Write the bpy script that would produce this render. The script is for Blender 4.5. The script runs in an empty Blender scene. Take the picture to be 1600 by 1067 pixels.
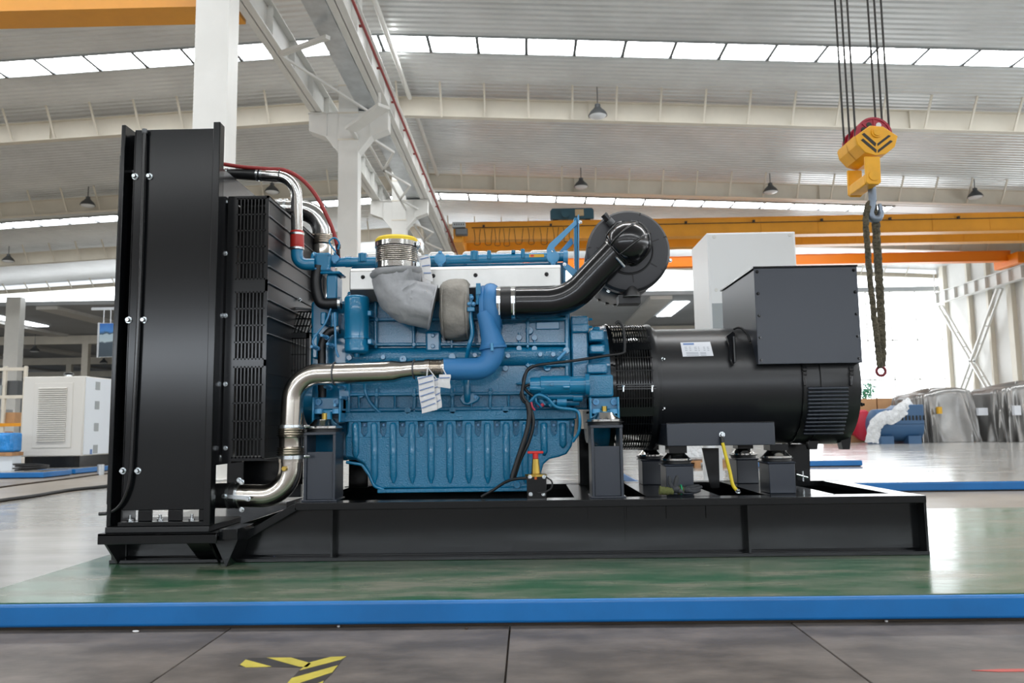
import bpy, bmesh, math, random
from mathutils import Vector, Matrix, Euler
random.seed(7)
SC = bpy.context.scene
COL = SC.collection
PI = math.pi

# ------------------------------------------------------------------ camera
FPX = 1244.0
CAMZ = 0.722
PITCH = math.atan(131.85 / FPX)
YAW = math.atan(23.2 * math.cos(PITCH) / FPX)
ROLL = -0.014
CROT = (Matrix.Rotation(YAW, 3, 'Z') @ Matrix.Rotation(PI / 2 + PITCH, 3, 'X') @ Matrix.Rotation(ROLL, 3, 'Z'))
cam = bpy.data.cameras.new('camera')
cam.sensor_width = 36.0
cam.lens = FPX / 1600 * 36.0
cam.clip_end = 400
cam.dof.use_dof = True
cam.dof.focus_distance = 4.1
cam.dof.aperture_fstop = 4.5
camo = bpy.data.objects.new('camera', cam)
camo.matrix_world = Matrix.Translation((0, 0, CAMZ)) @ CROT.to_4x4()
COL.objects.link(camo)
SC.camera = camo

# ------------------------------------------------------------------ light
world = bpy.data.worlds.new('overcast_sky')
SC.world = world
world.use_nodes = True
bg = world.node_tree.nodes['Background']
bg.inputs[0].default_value = (0.90, 0.95, 1.0, 1)
bg.inputs[1].default_value = 1.15
SKYLIGHT_EMIT = 22.0
WINDOW_EMIT = 5.0
SC.view_settings.view_transform = 'Standard'
SC.view_settings.look = 'None'
SC.view_settings.gamma = 1.0
SC.view_settings.use_curve_mapping = False
SC.view_settings.exposure = 0.03


# ------------------------------------------------------------------ helpers
def P(px, py, D):
    """world point on the plane y = D that the photograph shows at pixel px, py"""
    r = CROT @ Vector(((px - 800.0) / FPX, -(py - 533.5) / FPX, -1.0))
    t = D / r.y
    return Vector((r.x * t, D, CAMZ + r.z * t))


def G(px, py, z=0.0):
    """world point on the horizontal plane z that the photograph shows at pixel px, py"""
    r = CROT @ Vector(((px - 800.0) / FPX, -(py - 533.5) / FPX, -1.0))
    t = (z - CAMZ) / r.z
    return Vector((r.x * t, r.y * t, z))


def lin(h):
    h = h.lstrip('#')
    out = []
    for i in (0, 2, 4):
        c = int(h[i:i + 2], 16) / 255
        out.append(c / 12.92 if c <= 0.04045 else ((c + 0.055) / 1.055) ** 2.4)
    return tuple(out) + (1.0,)


def mat(name, col, rough=0.5, metal=0.0, bump=0.0, bscale=60.0, var=0.0, vscale=6.0, coat=0.0,
        col2=None, mixlo=0.4, mixhi=0.6, stretch=None, rvar=0.0, spec=0.5, bdist=0.01):
    m = bpy.data.materials.new(name)
    m.use_nodes = True
    nt = m.node_tree
    b = nt.nodes['Principled BSDF']
    b.inputs['Roughness'].default_value = rough
    b.inputs['Metallic'].default_value = metal
    b.inputs['Specular IOR Level'].default_value = spec
    if coat:
        b.inputs['Coat Weight'].default_value = coat
        b.inputs['Coat Roughness'].default_value = 0.12
    tc = nt.nodes.new('ShaderNodeTexCoord')
    src = tc.outputs['Object']
    if stretch:
        mp = nt.nodes.new('ShaderNodeMapping')
        mp.inputs['Scale'].default_value = stretch
        nt.links.new(src, mp.inputs['Vector'])
        src = mp.outputs['Vector']
    c = lin(col)
    n1 = None
    if var or col2 or rvar:
        n1 = nt.nodes.new('ShaderNodeTexNoise')
        n1.inputs['Scale'].default_value = vscale
        n1.inputs['Detail'].default_value = 6
        n1.inputs['Roughness'].default_value = 0.6
        nt.links.new(src, n1.inputs['Vector'])
    if var or col2:
        cr = nt.nodes.new('ShaderNodeValToRGB')
        cr.color_ramp.elements[0].position = mixlo
        cr.color_ramp.elements[1].position = mixhi
        if col2:
            cr.color_ramp.elements[0].color = c
            cr.color_ramp.elements[1].color = lin(col2)
        else:
            cr.color_ramp.elements[0].color = tuple(v * (1 - var) for v in c[:3]) + (1,)
            cr.color_ramp.elements[1].color = tuple(min(1, v * (1 + var)) for v in c[:3]) + (1,)
        nt.links.new(n1.outputs['Fac'], cr.inputs['Fac'])
        nt.links.new(cr.outputs['Color'], b.inputs['Base Color'])
    else:
        b.inputs['Base Color'].default_value = c
    if rvar:
        mr = nt.nodes.new('ShaderNodeMapRange')
        mr.inputs['From Min'].default_value = 0.3
        mr.inputs['From Max'].default_value = 0.7
        mr.inputs['To Min'].default_value = max(0.02, rough - rvar)
        mr.inputs['To Max'].default_value = rough + rvar
        nt.links.new(n1.outputs['Fac'], mr.inputs['Value'])
        nt.links.new(mr.outputs['Result'], b.inputs['Roughness'])
    if bump:
        n2 = nt.nodes.new('ShaderNodeTexNoise')
        n2.inputs['Scale'].default_value = bscale
        n2.inputs['Detail'].default_value = 3
        nt.links.new(src, n2.inputs['Vector'])
        bp = nt.nodes.new('ShaderNodeBump')
        bp.inputs['Strength'].default_value = bump
        bp.inputs['Distance'].default_value = bdist
        nt.links.new(n2.outputs['Fac'], bp.inputs['Height'])
        nt.links.new(bp.outputs['Normal'], b.inputs['Normal'])
    return m


def emat(name, col, strength):
    m = bpy.data.materials.new(name)
    m.use_nodes = True
    nt = m.node_tree
    nt.nodes.remove(nt.nodes['Principled BSDF'])
    e = nt.nodes.new('ShaderNodeEmission')
    e.inputs[0].default_value = lin(col)
    e.inputs[1].default_value = strength
    nt.links.new(e.outputs[0], nt.nodes['Material Output'].inputs[0])
    return m


ORIGIN = {}


def reg(o, parent, loc):
    loc = Vector(loc)
    COL.objects.link(o)
    ORIGIN[o.name] = loc
    if parent is not None:
        o.parent = parent
        o.location = loc - ORIGIN[parent.name]
    else:
        o.location = loc
    return o


def empty(name, loc, label=None, cat=None, group=None):
    o = bpy.data.objects.new(name, None)
    o.empty_display_size = 0.1
    reg(o, None, loc)
    return tag(o, label, cat, group)


def tag(o, label=None, cat=None, group=None, kind=None):
    if label: o['label'] = label
    if cat: o['category'] = cat
    if group: o['group'] = group
    if kind: o['kind'] = kind
    return o


def fillet(pts, r, seg=8):
    """polyline with rounded corners"""
    pts = [Vector(p) for p in pts]
    rr = r if isinstance(r, (list, tuple)) else [r] * len(pts)
    out = [pts[0]]
    for i in range(1, len(pts) - 1):
        a, b, c = pts[i - 1], pts[i], pts[i + 1]
        d1 = (a - b).normalized(); d2 = (c - b).normalized()
        ang = d1.angle(d2)
        if ang > PI - 0.02:
            out.append(b); continue
        k = rr[i] / math.tan(ang / 2)
        k = min(k, (a - b).length * 0.98, (c - b).length * 0.98)
        rad = k * math.tan(ang / 2)
        ctr = b + (d1 + d2).normalized() * (rad / math.sin(ang / 2))
        s = b + d1 * k - ctr; e = b + d2 * k - ctr
        tot = s.angle(e)
        ax = s.cross(e).normalized()
        for j in range(seg + 1):
            out.append(ctr + Matrix.Rotation(tot * j / seg, 3, ax) @ s)
    out.append(pts[-1])
    return out


def spline(pts, n=8):
    """smooth Catmull-Rom path through points"""
    pts = [Vector(p) for p in pts]
    q = [pts[0] * 2 - pts[1]] + pts + [pts[-1] * 2 - pts[-2]]
    out = []
    for i in range(1, len(q) - 2):
        a, b, c, d = q[i - 1], q[i], q[i + 1], q[i + 2]
        for j in range(n):
            t = j / n
            out.append(0.5 * ((2 * b) + (c - a) * t + (2 * a - 5 * b + 4 * c - d) * t * t + (3 * b - a - 3 * c + d) * t ** 3))
    out.append(pts[-1])
    return out


class MB:
    def __init__(s):
        s.v = []; s.f = []

    def add(s, vs, fs):
        k = len(s.v)
        s.v += [Vector(v) for v in vs]
        s.f += [tuple(i + k for i in f) for f in fs]
        return s

    def box(s, x0, x1, y0, y1, z0, z1):
        x0, x1 = min(x0, x1), max(x0, x1); y0, y1 = min(y0, y1), max(y0, y1); z0, z1 = min(z0, z1), max(z0, z1)
        return s.add([(x0, y0, z0), (x1, y0, z0), (x1, y1, z0), (x0, y1, z0), (x0, y0, z1), (x1, y0, z1), (x1, y1, z1), (x0, y1, z1)],
                     [(0, 3, 2, 1), (4, 5, 6, 7), (0, 1, 5, 4), (1, 2, 6, 5), (2, 3, 7, 6), (3, 0, 4, 7)])

    def bar(s, p0, p1, w, h, up=(0, 0, 1)):
        """rectangular bar from p0 to p1, width w across, height h along up"""
        p0, p1 = Vector(p0), Vector(p1)
        d = (p1 - p0).normalized(); up = Vector(up)
        a = d.cross(up)
        if a.length < 1e-4: a = d.cross(Vector((1, 0, 0)))
        a.normalize(); u = a.cross(d).normalized()
        vs = []
        for p in (p0, p1):
            for i, j in ((-1, -1), (1, -1), (1, 1), (-1, 1)):
                vs.append(p + a * (i * w / 2) + u * (j * h / 2))
        return s.add(vs, [(0, 1, 2, 3), (7, 6, 5, 4), (0, 4, 5, 1), (1, 5, 6, 2), (2, 6, 7, 3), (3, 7, 4, 0)])

    def prism(s, pts, vec):
        pts = [Vector(p) for p in pts]; vec = Vector(vec); n = len(pts)
        vs = pts + [p + vec for p in pts]
        fs = [tuple(range(n - 1, -1, -1)), tuple(range(n, 2 * n))] + [(i, (i + 1) % n, n + (i + 1) % n, n + i) for i in range(n)]
        return s.add(vs, fs)

    def plate(s, xz, y0, y1):
        """outline given as (x, z) pairs, between two depths"""
        return s.prism([(x, y0, z) for x, z in xz], (0, y1 - y0, 0))

    def tube(s, pts, r, n=16, caps=True, sq=None):
        pts = [Vector(p) for p in pts]
        N = len(pts)
        rs = r if isinstance(r, (list, tuple)) else [r] * N
        t0 = (pts[1] - pts[0]).normalized()
        ref = Vector((0, 0, 1)) if abs(t0.z) < 0.9 else Vector((1, 0, 0))
        u = t0.cross(ref).normalized()
        rings = []
        for i in range(N):
            a = pts[max(0, i - 1)]; b = pts[min(N - 1, i + 1)]
            t = (b - a)
            t = t.normalized() if t.length > 1e-9 else t0
            u = (u - t * u.dot(t)).normalized()
            w = t.cross(u)
            rings.append([pts[i] + (u * math.cos(2 * PI * k / n) + w * math.sin(2 * PI * k / n)) * rs[i] for k in range(n)])
        vs = [v for rg in rings for v in rg]
        fs = []
        for i in range(N - 1):
            for k in range(n):
                k2 = (k + 1) % n
                fs.append((i * n + k, i * n + k2, (i + 1) * n + k2, (i + 1) * n + k))
        if caps:
            fs.append(tuple(range(n - 1, -1, -1)))
            fs.append(tuple((N - 1) * n + k for k in range(n)))
        return s.add(vs, fs)

    def cyl(s, p0, p1, r, r2=None, n=24):
        return s.tube([p0, p1], [r, r if r2 is None else r2], n)

    def lathe(s, p0, d, prof, n=32, caps=True):
        """profile of (distance along d, radius)"""
        p0 = Vector(p0); d = Vector(d).normalized()
        ref = Vector((0, 0, 1)) if abs(d.z) < 0.9 else Vector((1, 0, 0))
        u = d.cross(ref).normalized(); w = d.cross(u)
        vs = []
        for t, r in prof:
            for k in range(n):
                vs.append(p0 + d * t + (u * math.cos(2 * PI * k / n) + w * math.sin(2 * PI * k / n)) * r)
        fs = []; N = len(prof)
        for i in range(N - 1):
            for k in range(n):
                k2 = (k + 1) % n
                fs.append((i * n + k, i * n + k2, (i + 1) * n + k2, (i + 1) * n + k))
        if caps:
            fs.append(tuple(range(n - 1, -1, -1)))
            fs.append(tuple((N - 1) * n + k for k in range(n)))
        return s.add(vs, fs)

    def ball(s, c, r, n=16, sc=(1, 1, 1)):
        c = Vector(c)
        prof = []
        vs = []; fs = []; m = n // 2
        for i in range(m + 1):
            th = PI * i / m
            for k in range(n):
                ph = 2 * PI * k / n
                vs.append(c + Vector((r * sc[0] * math.sin(th) * math.cos(ph), r * sc[1] * math.sin(th) * math.sin(ph), r * sc[2] * math.cos(th))))
        for i in range(m):
            for k in range(n):
                k2 = (k + 1) % n
                fs.append((i * n + k, (i + 1) * n + k, (i + 1) * n + k2, i * n + k2))
        return s.add(vs, fs)

    def torus(s, c, d, R, r, n=32, m=10):
        c = Vector(c); d = Vector(d).normalized()
        ref = Vector((0, 0, 1)) if abs(d.z) < 0.9 else Vector((1, 0, 0))
        u = d.cross(ref).normalized(); w = d.cross(u)
        pts = []; fs = []
        for i in range(n):
            e = u * math.cos(2 * PI * i / n) + w * math.sin(2 * PI * i / n)
            for k in range(m):
                a = 2 * PI * k / m
                pts.append(c + e * (R + r * math.cos(a)) + d * (r * math.sin(a)))
        for i in range(n):
            for k in range(m):
                fs.append((i * m + k, ((i + 1) % n) * m + k, ((i + 1) % n) * m + (k + 1) % m, i * m + (k + 1) % m))
        return s.add(pts, fs)

    def grid(s, o, u, v, nu, nv, bu, bv, nrm, th):
        """slotted sheet: bars along v at nu slots, bars along u at nv rows"""
        o, u, v, nrm = Vector(o), Vector(u), Vector(v), Vector(nrm).normalized()
        def slab(a, b, c, d):
            q = [o + u * a + v * c, o + u * b + v * c, o + u * b + v * d, o + u * a + v * d]
            s.prism(q, nrm * th)
        fu, fv = bu / u.length, bv / v.length
        for i in range(nu + 1):
            c = i / nu * (1 - fu)
            slab(c, c + fu, 0, 1)
        for j in range(nv + 1):
            c = j / nv * (1 - fv)
            slab(0, 1, c, c + fv)
        return s

    def mesh(s, name, origin=(0, 0, 0), smooth=35):
        me = bpy.data.meshes.new(name)
        og = Vector(origin)
        me.from_pydata([tuple(v - og) for v in s.v], [], s.f)
        bm = bmesh.new(); bm.from_mesh(me)
        bmesh.ops.recalc_face_normals(bm, faces=bm.faces)
        bm.to_mesh(me); bm.free()
        if smooth:
            me.polygons.foreach_set('use_smooth', [True] * len(me.polygons))
            me.set_sharp_from_angle(angle=math.radians(smooth))
        me.update()
        return me

    def build(s, name, material, parent=None, loc=None, smooth=35, bevel=0.0, seg=2):
        if loc is None:
            if parent is not None:
                loc = ORIGIN[parent.name]
            else:
                xs = [v.x for v in s.v]; ys = [v.y for v in s.v]; zs = [v.z for v in s.v]
                loc = ((min(xs) + max(xs)) / 2, (min(ys) + max(ys)) / 2, min(zs))
        me = s.mesh(name, loc, smooth)
        me.materials.append(material)
        o = bpy.data.objects.new(name, me)
        reg(o, parent, loc)
        if bevel:
            md = o.modifiers.new('bevel', 'BEVEL')
            md.width = bevel; md.segments = seg; md.limit_method = 'ANGLE'; md.angle_limit = math.radians(40)
            md.harden_normals = False
        return o


def inst(o, loc, parent=None, rot=None):
    """another copy of a mesh object at a world place (shares the mesh)"""
    c = o.copy()
    for k in list(c.keys()):
        if k in ('label',): pass
    loc = Vector(loc)
    COL.objects.link(c)
    ORIGIN[c.name] = loc
    c.parent = parent
    c.location = loc - (ORIGIN[parent.name] if parent is not None else Vector())
    if rot is not None: c.rotation_euler = rot
    return c


def copy_tree(o, loc, parent=None, rotz=None):
    c = o.copy()
    COL.objects.link(c)
    c.parent = parent
    if parent is None:
        c.location = loc
        ORIGIN[c.name] = Vector(loc)
        if rotz is not None: c.rotation_euler.z = rotz
    for ch in o.children:
        copy_tree(ch, None, c)
    return c


# ------------------------------------------------------------------ materials
M = {}
M['roof'] = mat('corrugated_roof', '#dadddd', 0.28, 0.3, var=0.06, vscale=0.4)
M['annex_roof'] = mat('annex_ceiling', '#b0b4b8', 0.6, var=0.05, vscale=0.3)
M['beam'] = mat('cream_steel', '#d8d2c4', 0.5, var=0.03, vscale=1.0)
M['white_steel'] = mat('white_steel', '#dcdcd8', 0.42, var=0.03, vscale=1.0)
M['wall'] = mat('wall_sheet', '#d9d8d4', 0.5, var=0.03, vscale=0.6)
M['wall_warm'] = mat('front_wall_sheet', '#6f6456', 0.6, var=0.1, vscale=.3)
M['galv'] = mat('galvanised', '#c3c8cc', 0.28, 0.75, var=0.1, vscale=2.0)
M['red_bar'] = mat('red_conductor', '#8f2f2c', 0.5)
M['orange'] = mat('crane_orange', '#e39a24', 0.4, var=0.04, vscale=1.0)
M['orange_hot'] = mat('crane_orange_clean', '#f58400', 0.4)
M['teal'] = mat('trolley_teal', '#2f5766', 0.45)
M['skylight'] = emat('skylight', '#fbfdff', SKYLIGHT_EMIT)
M['window'] = emat('daylight_window', '#f6fbff', WINDOW_EMIT)
M['front_window'] = emat('front_daylight', '#eef6ff', 14.0)
M['annex_light'] = emat('annex_light', '#f6fbff', 9.0)
M['frame_grey'] = mat('frame_grey', '#9aa0a2', 0.5)
M['lamp_grey'] = mat('lamp_shade_grey', '#5d6062', 0.4, 0.5)
M['lens'] = mat('lamp_lens', '#d9dde0', 0.2)
M['epoxy'] = mat('grey_epoxy', '#a09f9b', 0.17, var=0.10, vscale=1.1, rvar=0.06, bump=0.05, bscale=3.0, stretch=(0.7, 2.5, 1), mixlo=0.3, mixhi=0.7)
M['brown_floor'] = mat('worn_concrete', '#8d8478', 0.4, var=0.16, vscale=0.9, rvar=0.1, bump=0.04, bscale=9.0, mixlo=0.3, mixhi=0.7)
M['slab'] = mat('front_concrete', '#625b55', 0.5, var=0.34, vscale=3.2, bump=0.08, bscale=40, mixlo=0.40, mixhi=0.64, stretch=(0.8, 1.4, 1))  # brown concrete, its tone darkened in part for the foreground shade
M['joint'] = mat('joint_dark', '#41362c', 0.8)
M['green'] = mat('green_epoxy', '#356247', 0.19, col2='#7d7f70', vscale=2.2, mixlo=0.38, mixhi=0.66, rvar=0.07, bump=0.05, bscale=4.0, stretch=(0.9, 3.2, 1))
M['blue_steel'] = mat('blue_platform_paint', '#1468aa', 0.28, var=0.08, vscale=2.0, bump=0.03, bscale=14)
M['tape_yellow'] = mat('yellow_tape', '#b9ab45', 0.5, var=0.12, vscale=9)
M['tape_black'] = mat('black_tape', '#37332f', 0.5, var=0.15, vscale=9)
M['red_line'] = mat('red_floor_line', '#b4493f', 0.5)
# ================================================================== THE HALL
RIDGE_X, RIDGE_Z, SLOPE = -4.57, 13.15, 0.05
XL, XR = -45.0, 29.5
def roof_z(x): return RIDGE_Z - SLOPE * abs(x - RIDGE_X)
ROWS = [11.5, 20.0, 28.2, 37.2, 46.8, 57.0]          # column lines in depth
STRIPS = [(-28.3, -27.2), (-10.8, -9.7), (6.6, 7.7), (24.0, 25.1), (41.3, 42.4)]
YB, YE = -32.0, 57.0

def corrugated(name, ya, yb, parent=None):
    m = MB(); prof = []
    y = ya; h = 0.07
    while y < yb - 0.01:
        p = 0.30
        for dy, dz in ((0, 0), (0.16, 0), (0.20, h), (0.26, h)):
            if y + dy < yb: prof.append((y + dy, dz))
        y += p
    prof.append((yb, 0))
    xs = [XL, RIDGE_X, XR]
    n = len(prof)
    vs = [(x, yy, roof_z(x) + dz) for x in xs for yy, dz in prof]
    fs = []
    for i in range(2):
        for k in range(n - 1):
            fs.append((i * n + k, i * n + k + 1, (i + 1) * n + k + 1, (i + 1) * n + k))
    m.add(vs, fs)
    return m

edges = [YB] + [e for s in STRIPS for e in s] + [YE]
m = MB()
for i in range(0, len(edges), 2):
    c = corrugated('ceiling', edges[i], edges[i + 1])
    m.add(c.v, c.f)
ceiling = tag(m.build('ceiling', M['roof'], None, loc=(0, 0, 13), smooth=0), 'light grey corrugated metal roof of the hall', kind='structure')

# skylight strips made of panes with bars between them
pane_me = {}
for a, b in STRIPS:
    vis = a > 20
    root = MB()
    for x0, x1 in ((XL, RIDGE_X), (RIDGE_X, 19.5 if a > 40 else XR)):
        for yy in (a, b):
            root.bar((x0, yy, roof_z(x0) + 0.0), (x1, yy, roof_z(x1) + 0.0), 0.05, 0.10)
    so = tag(root.build('window_%d' % (STRIPS.index((a, b)) + 1), M['frame_grey'], None, loc=(0, a, 12.5), smooth=0),
             'long skylight strip across the corrugated roof', kind='structure')
    xe = 19.5 if a > 40 else XR
    if vis:
        x = RIDGE_X - 1.57 * 24
        while x < xe - 0.1:
            x1 = min(x + 1.57, xe)
            mm = MB()
            mm.add([(x + .03, a, roof_z(x) + .03), (x1 - .03, a, roof_z(x1) + .03), (x1 - .03, b, roof_z(x1) + .03), (x + .03, b, roof_z(x) + .03)], [(0, 1, 2, 3)])
            mm.build('pane', M['skylight'], so, smooth=0)
            bb = MB(); bb.bar((x, a, roof_z(x) - .02), (x, b, roof_z(x) - .02), 0.10, 0.09)
            bb.build('glazing_bar', M['lamp_grey'], so, smooth=0)
            x += 1.57
    else:
        for x0, x1 in ((XL, RIDGE_X), (RIDGE_X, xe)):
            mm = MB(); mm.add([(x0, a, roof_z(x0) + .03), (x1, a, roof_z(x1) + .03), (x1, b, roof_z(x1) + .03), (x0, b, roof_z(x0) + .03)], [(0, 1, 2, 3)])
            mm.build('pane', M['skylight'], so, smooth=0)
    if a > 40:   # the strip stops short of the right wall: sheet closes the rest
        mm = MB(); mm.add([(xe, a, roof_z(xe)), (XR, a, roof_z(XR)), (XR, b, roof_z(XR)), (xe, b, roof_z(xe))], [(0, 1, 2, 3)])
        mm.build('closing_sheet', M['roof'], so, smooth=0)

# rafters: tapered I-beams across the hall with slanted fly braces
def rafter(y, up=0.0):
    m = MB()
    def bz(x): return bz0(x) + up
    def bz0(x):                                        # underside
        return min(RIDGE_Z - 1.02 - SLOPE * abs(x - RIDGE_X), 11.98 + 0.0 * x) if x > RIDGE_X else RIDGE_Z - 1.02 - SLOPE * abs(x - RIDGE_X)
    xs = [XL, -30, -17.5, RIDGE_X, 2.4, 14, XR]
    for i in range(len(xs) - 1):
        a, b = xs[i], xs[i + 1]
        za, zb = bz(a), bz(b)
        ta, tb = roof_z(a) - 0.34, roof_z(b) - 0.34
        m.prism([(a, y - .006, za), (b, y - .006, zb), (b, y - .006, tb), (a, y - .006, ta)], (0, .012, 0))
        m.prism([(a, y - .14, za - .02), (b, y - .14, zb - .02), (b, y - .14, zb), (a, y - .14, za)], (0, .28, 0))
        m.prism([(a, y - .14, ta), (b, y - .14, tb), (b, y - .14, tb + .02), (a, y - .14, ta + .02)], (0, .28, 0))
    o = tag(m.build('roof_beam', M['beam'], None, loc=(0, y, 12), smooth=0), 'cream steel roof beam spanning the hall with slanted braces', kind='structure')
    x = RIDGE_X - 1.59 * 22
    while x < XR - 1:
        mm = MB()
        mm.bar((x, y - .10, bz(x) + .03), (x, y - .75, roof_z(x)), .07, .05, up=(0, 1, 0))
        mm.build('fly_brace', M['beam'], o, smooth=0)
        x += 1.59
    for x in (RIDGE_X + .0, -1.4, 2.4, 14.0, -17.5):
        mm = MB(); mm.box(x - .012, x + .012, y - .13, y + .13, bz(x), roof_z(x) - .34)
        mm.build('splice_plate', M['beam'], o, smooth=0)
    return o
for y in ROWS[2:]:
    rafter(y, .42 if y > 56 else 0.0)

# ridge struts (pipes) between the beams
for ya, yb in zip(ROWS[:-1], ROWS[1:]):
    if yb > 40: break
    m = MB(); m.cyl((-4.15, ya, 12.75), (-4.15, yb - .15, 12.75), .085, n=12)
    tag(m.build('roof_strut', M['white_steel']), 'white pipe strut running under the roof ridge', kind='structure')

# column row with crane corbels
def column(x, y, w=.52, d=.42, top=12.2, corbel=True, label='white box column of the crane bay'):
    m = MB(); m.box(x - w / 2, x + w / 2, y, y + d, 0, top)
    m.box(x - w / 2 - .12, x + w / 2 + .12, y - .1, y + d + .1, 0, .03)
    o = tag(m.build('column', M['white_steel'], None, smooth=0, bevel=.012), label, kind='structure')
    if corbel:
        zt = 8.93
        for s in (-1, 1):
            c = MB()
            c.prism([(x + s * w / 2, y + .02, zt), (x + s * (w / 2 + .78), y + .02, zt), (x + s * (w / 2 + .78), y + .02, zt - .46),
                     (x + s * (w / 2 + .35), y + .02, zt - .62), (x + s * w / 2, y + .02, zt - 1.05)], (0, d - .04, 0))
            c.box(x + s * w / 2, x + s * (w / 2 + .80), y - .02, y + d + .02, zt, zt + .025)
            c.box(x + s * (w / 2 + .30), x + s * (w / 2 + .32), y - .02, y + .02, zt - .6, zt)
            c.build('corbel', M['white_steel'], o, smooth=0)
        for zz in (zt, zt - .72, zt + .75):
            c = MB(); c.box(x - w / 2 - .01, x + w / 2 + .01, y - .012, y, zz - .02, zz + .02)
            c.build('stiffener', M['beam'], o, smooth=0)
    return o
column(P(329, 120, 11.5).x, 11.5, top=12.7, label='broad white column right behind the radiator')
column(-4.57, 20.0, top=12.6)
for y in ROWS[2:5]:
    column(-4.57, y, top=12.0)
for y, lab in ((54.5, 'white column at the far left of the hall'),):
    column(P(16, 560, 54.5).x, y, w=1.02, d=.6, top=10.2, corbel=False, label=lab)

# crane runway beams on the corbels, cable tray, red conductor bar, bracing
def ibeam(x, ya, yb, z0, z1, w=.32, name='runway_beam', material=None, stiff=1.6):
    m = MB()
    m.box(x - .008, x + .008, ya, yb, z0, z1)
    m.box(x - w / 2, x + w / 2, ya, yb, z0, z0 + .025)
    m.box(x - w / 2, x + w / 2, ya, yb, z1 - .025, z1)
    o = m.build(name, material or M['white_steel'], None, loc=(x, ya, z0), smooth=0)
    y = ya + .4
    while y < yb:
        mm = MB(); mm.box(x - w / 2 + .02, x + w / 2 - .02, y, y + .012, z0 + .025, z1 - .025)
        mm.build('stiffener', material or M['white_steel'], o, smooth=0)
        y += stiff
    return o
for x in (-5.42, -3.62):
    o = ibeam(x, -2.0, 52, 8.97, 9.72)
    tag(o, 'white crane runway beam carried by the column corbels', kind='structure')
m = MB()
for x0, x1, z0, z1 in ((-4.28, -4.25, 9.02, 9.32), (-3.85, -3.82, 9.02, 9.32), (-4.28, -3.82, 9.0, 9.02)):
    m.box(x0, x1, 9.0, 50, z0, z1)
# placed clear of the columns' corbel tops
tag(m.build('cable_tray', M['galv'], None, smooth=0), 'long galvanised cable tray beside the crane runway', 'cable tray')
m = MB(); m.cyl((-3.36, -2, 9.2), (-3.36, 50, 9.2), .035, n=8)
for k in range(26): m.box(-3.45, -3.36, k * 2.0, k * 2.0 + .05, 9.18, 9.22)
tag(m.build('conductor_bar', M['red_bar'], None, smooth=0), 'dark red conductor bar running along the crane runway', 'conductor bar')
m = MB()
zz = 8.62; y = 20.6; s = 0
while y < 36:
    a = (-4.33, y, zz) if s == 0 else (-3.75, y, zz)
    b = (-3.75, y + 1.6, zz) if s == 0 else (-4.33, y + 1.6, zz)
    m.bar(a, b, .06, .06); y += 1.6; s = 1 - s
m.bar((-4.33, 20.4, zz), (-4.33, 36, zz), .06, .06)
tag(m.build('walkway_bracing', M['white_steel'], None, smooth=0), 'white zigzag bracing under the crane runway', kind='structure')
m = MB(); m.bar((-4.35, 19.3, 8.20), (-3.35, 18.4, 8.42), .34, .08)
m.bar((-4.35, 19.3, 8.25), (-4.35, 20.0, 8.25), .10, .10)
m.bar((-3.45, 18.4, 8.42), (-3.45, 18.4, 8.75), .05, .05)
tag(m.build('bracket_arm', M['white_steel'], None, smooth=0), 'white flat bracket arm below the runway at the second column', kind='structure')
m = MB(); m.bar((-5.3, 16.6, 8.9), (-4.0, 15.6, 8.75), .12, .08)
m.bar((-5.3, 16.6, 8.88), (-3.9, 19.6, 8.75), .05, .05)
tag(m.build('cross_brace', M['white_steel'], None, smooth=0), 'thin white braces between the two runway beams', kind='structure')

# right wall, its columns, runway and bracing
m = MB(); m.box(29.5, 29.7, YB, 57, 0, 3.0); m.box(29.5, 29.7, YB, 57, 6.2, 11.9); m.box(29.5, 29.7, 34, 57, 3.0, 6.2)
tag(m.build('wall_right', M['wall'], None, smooth=0), 'pale right side wall of the hall', kind='structure')
for y in (42.0, 46.6, 48.0, 50.4, 52.6, 55.6):
    w = .5 if y in (42.0, 48.0, 55.6) else .22
    m = MB(); m.box(29.22, 29.5, y, y + w, 0, 11.8)
    tag(m.build('column', M['beam'], None, smooth=0), 'cream wall column along the right wall', kind='structure')
o = ibeam(28.6, 20, 55.5, 8.72, 9.5, stiff=1.2, w=.4)
tag(o, 'white crane runway beam along the right wall', kind='structure')
m = MB(); m.box(28.55, 28.65, 30, 55.5, 9.5, 9.57); m.cyl((28.45, 55.3, 9.4), (28.45, 55.3, 10.8), .05, n=8)
tag(m.build('runway_rail', M['white_steel'], None, smooth=0), 'rail and end post on the right wall runway', kind='structure')
m = MB()
for xx in (28.9, 28.6):
    m.bar((xx, 55.3, 8.6), (xx, 48.3, .3), .13, .13); m.bar((xx, 48.3, 8.6), (xx, 55.3, .3), .13, .13)
for k in range(9):
    t = k / 8
    m.bar((28.9, 55.3 - 7 * t, 8.6 - 8.3 * t), (28.6, 55.3 - 7 * t, 8.6 - 8.3 * t), .05, .05)
    m.bar((28.9, 48.3 + 7 * t, 8.6 - 8.3 * t), (28.6, 48.3 + 7 * t, 8.6 - 8.3 * t), .05, .05)
tag(m.build('wall_bracing', M['white_steel'], None, smooth=0), 'white crossed bracing between the right wall columns', kind='structure')

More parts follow.
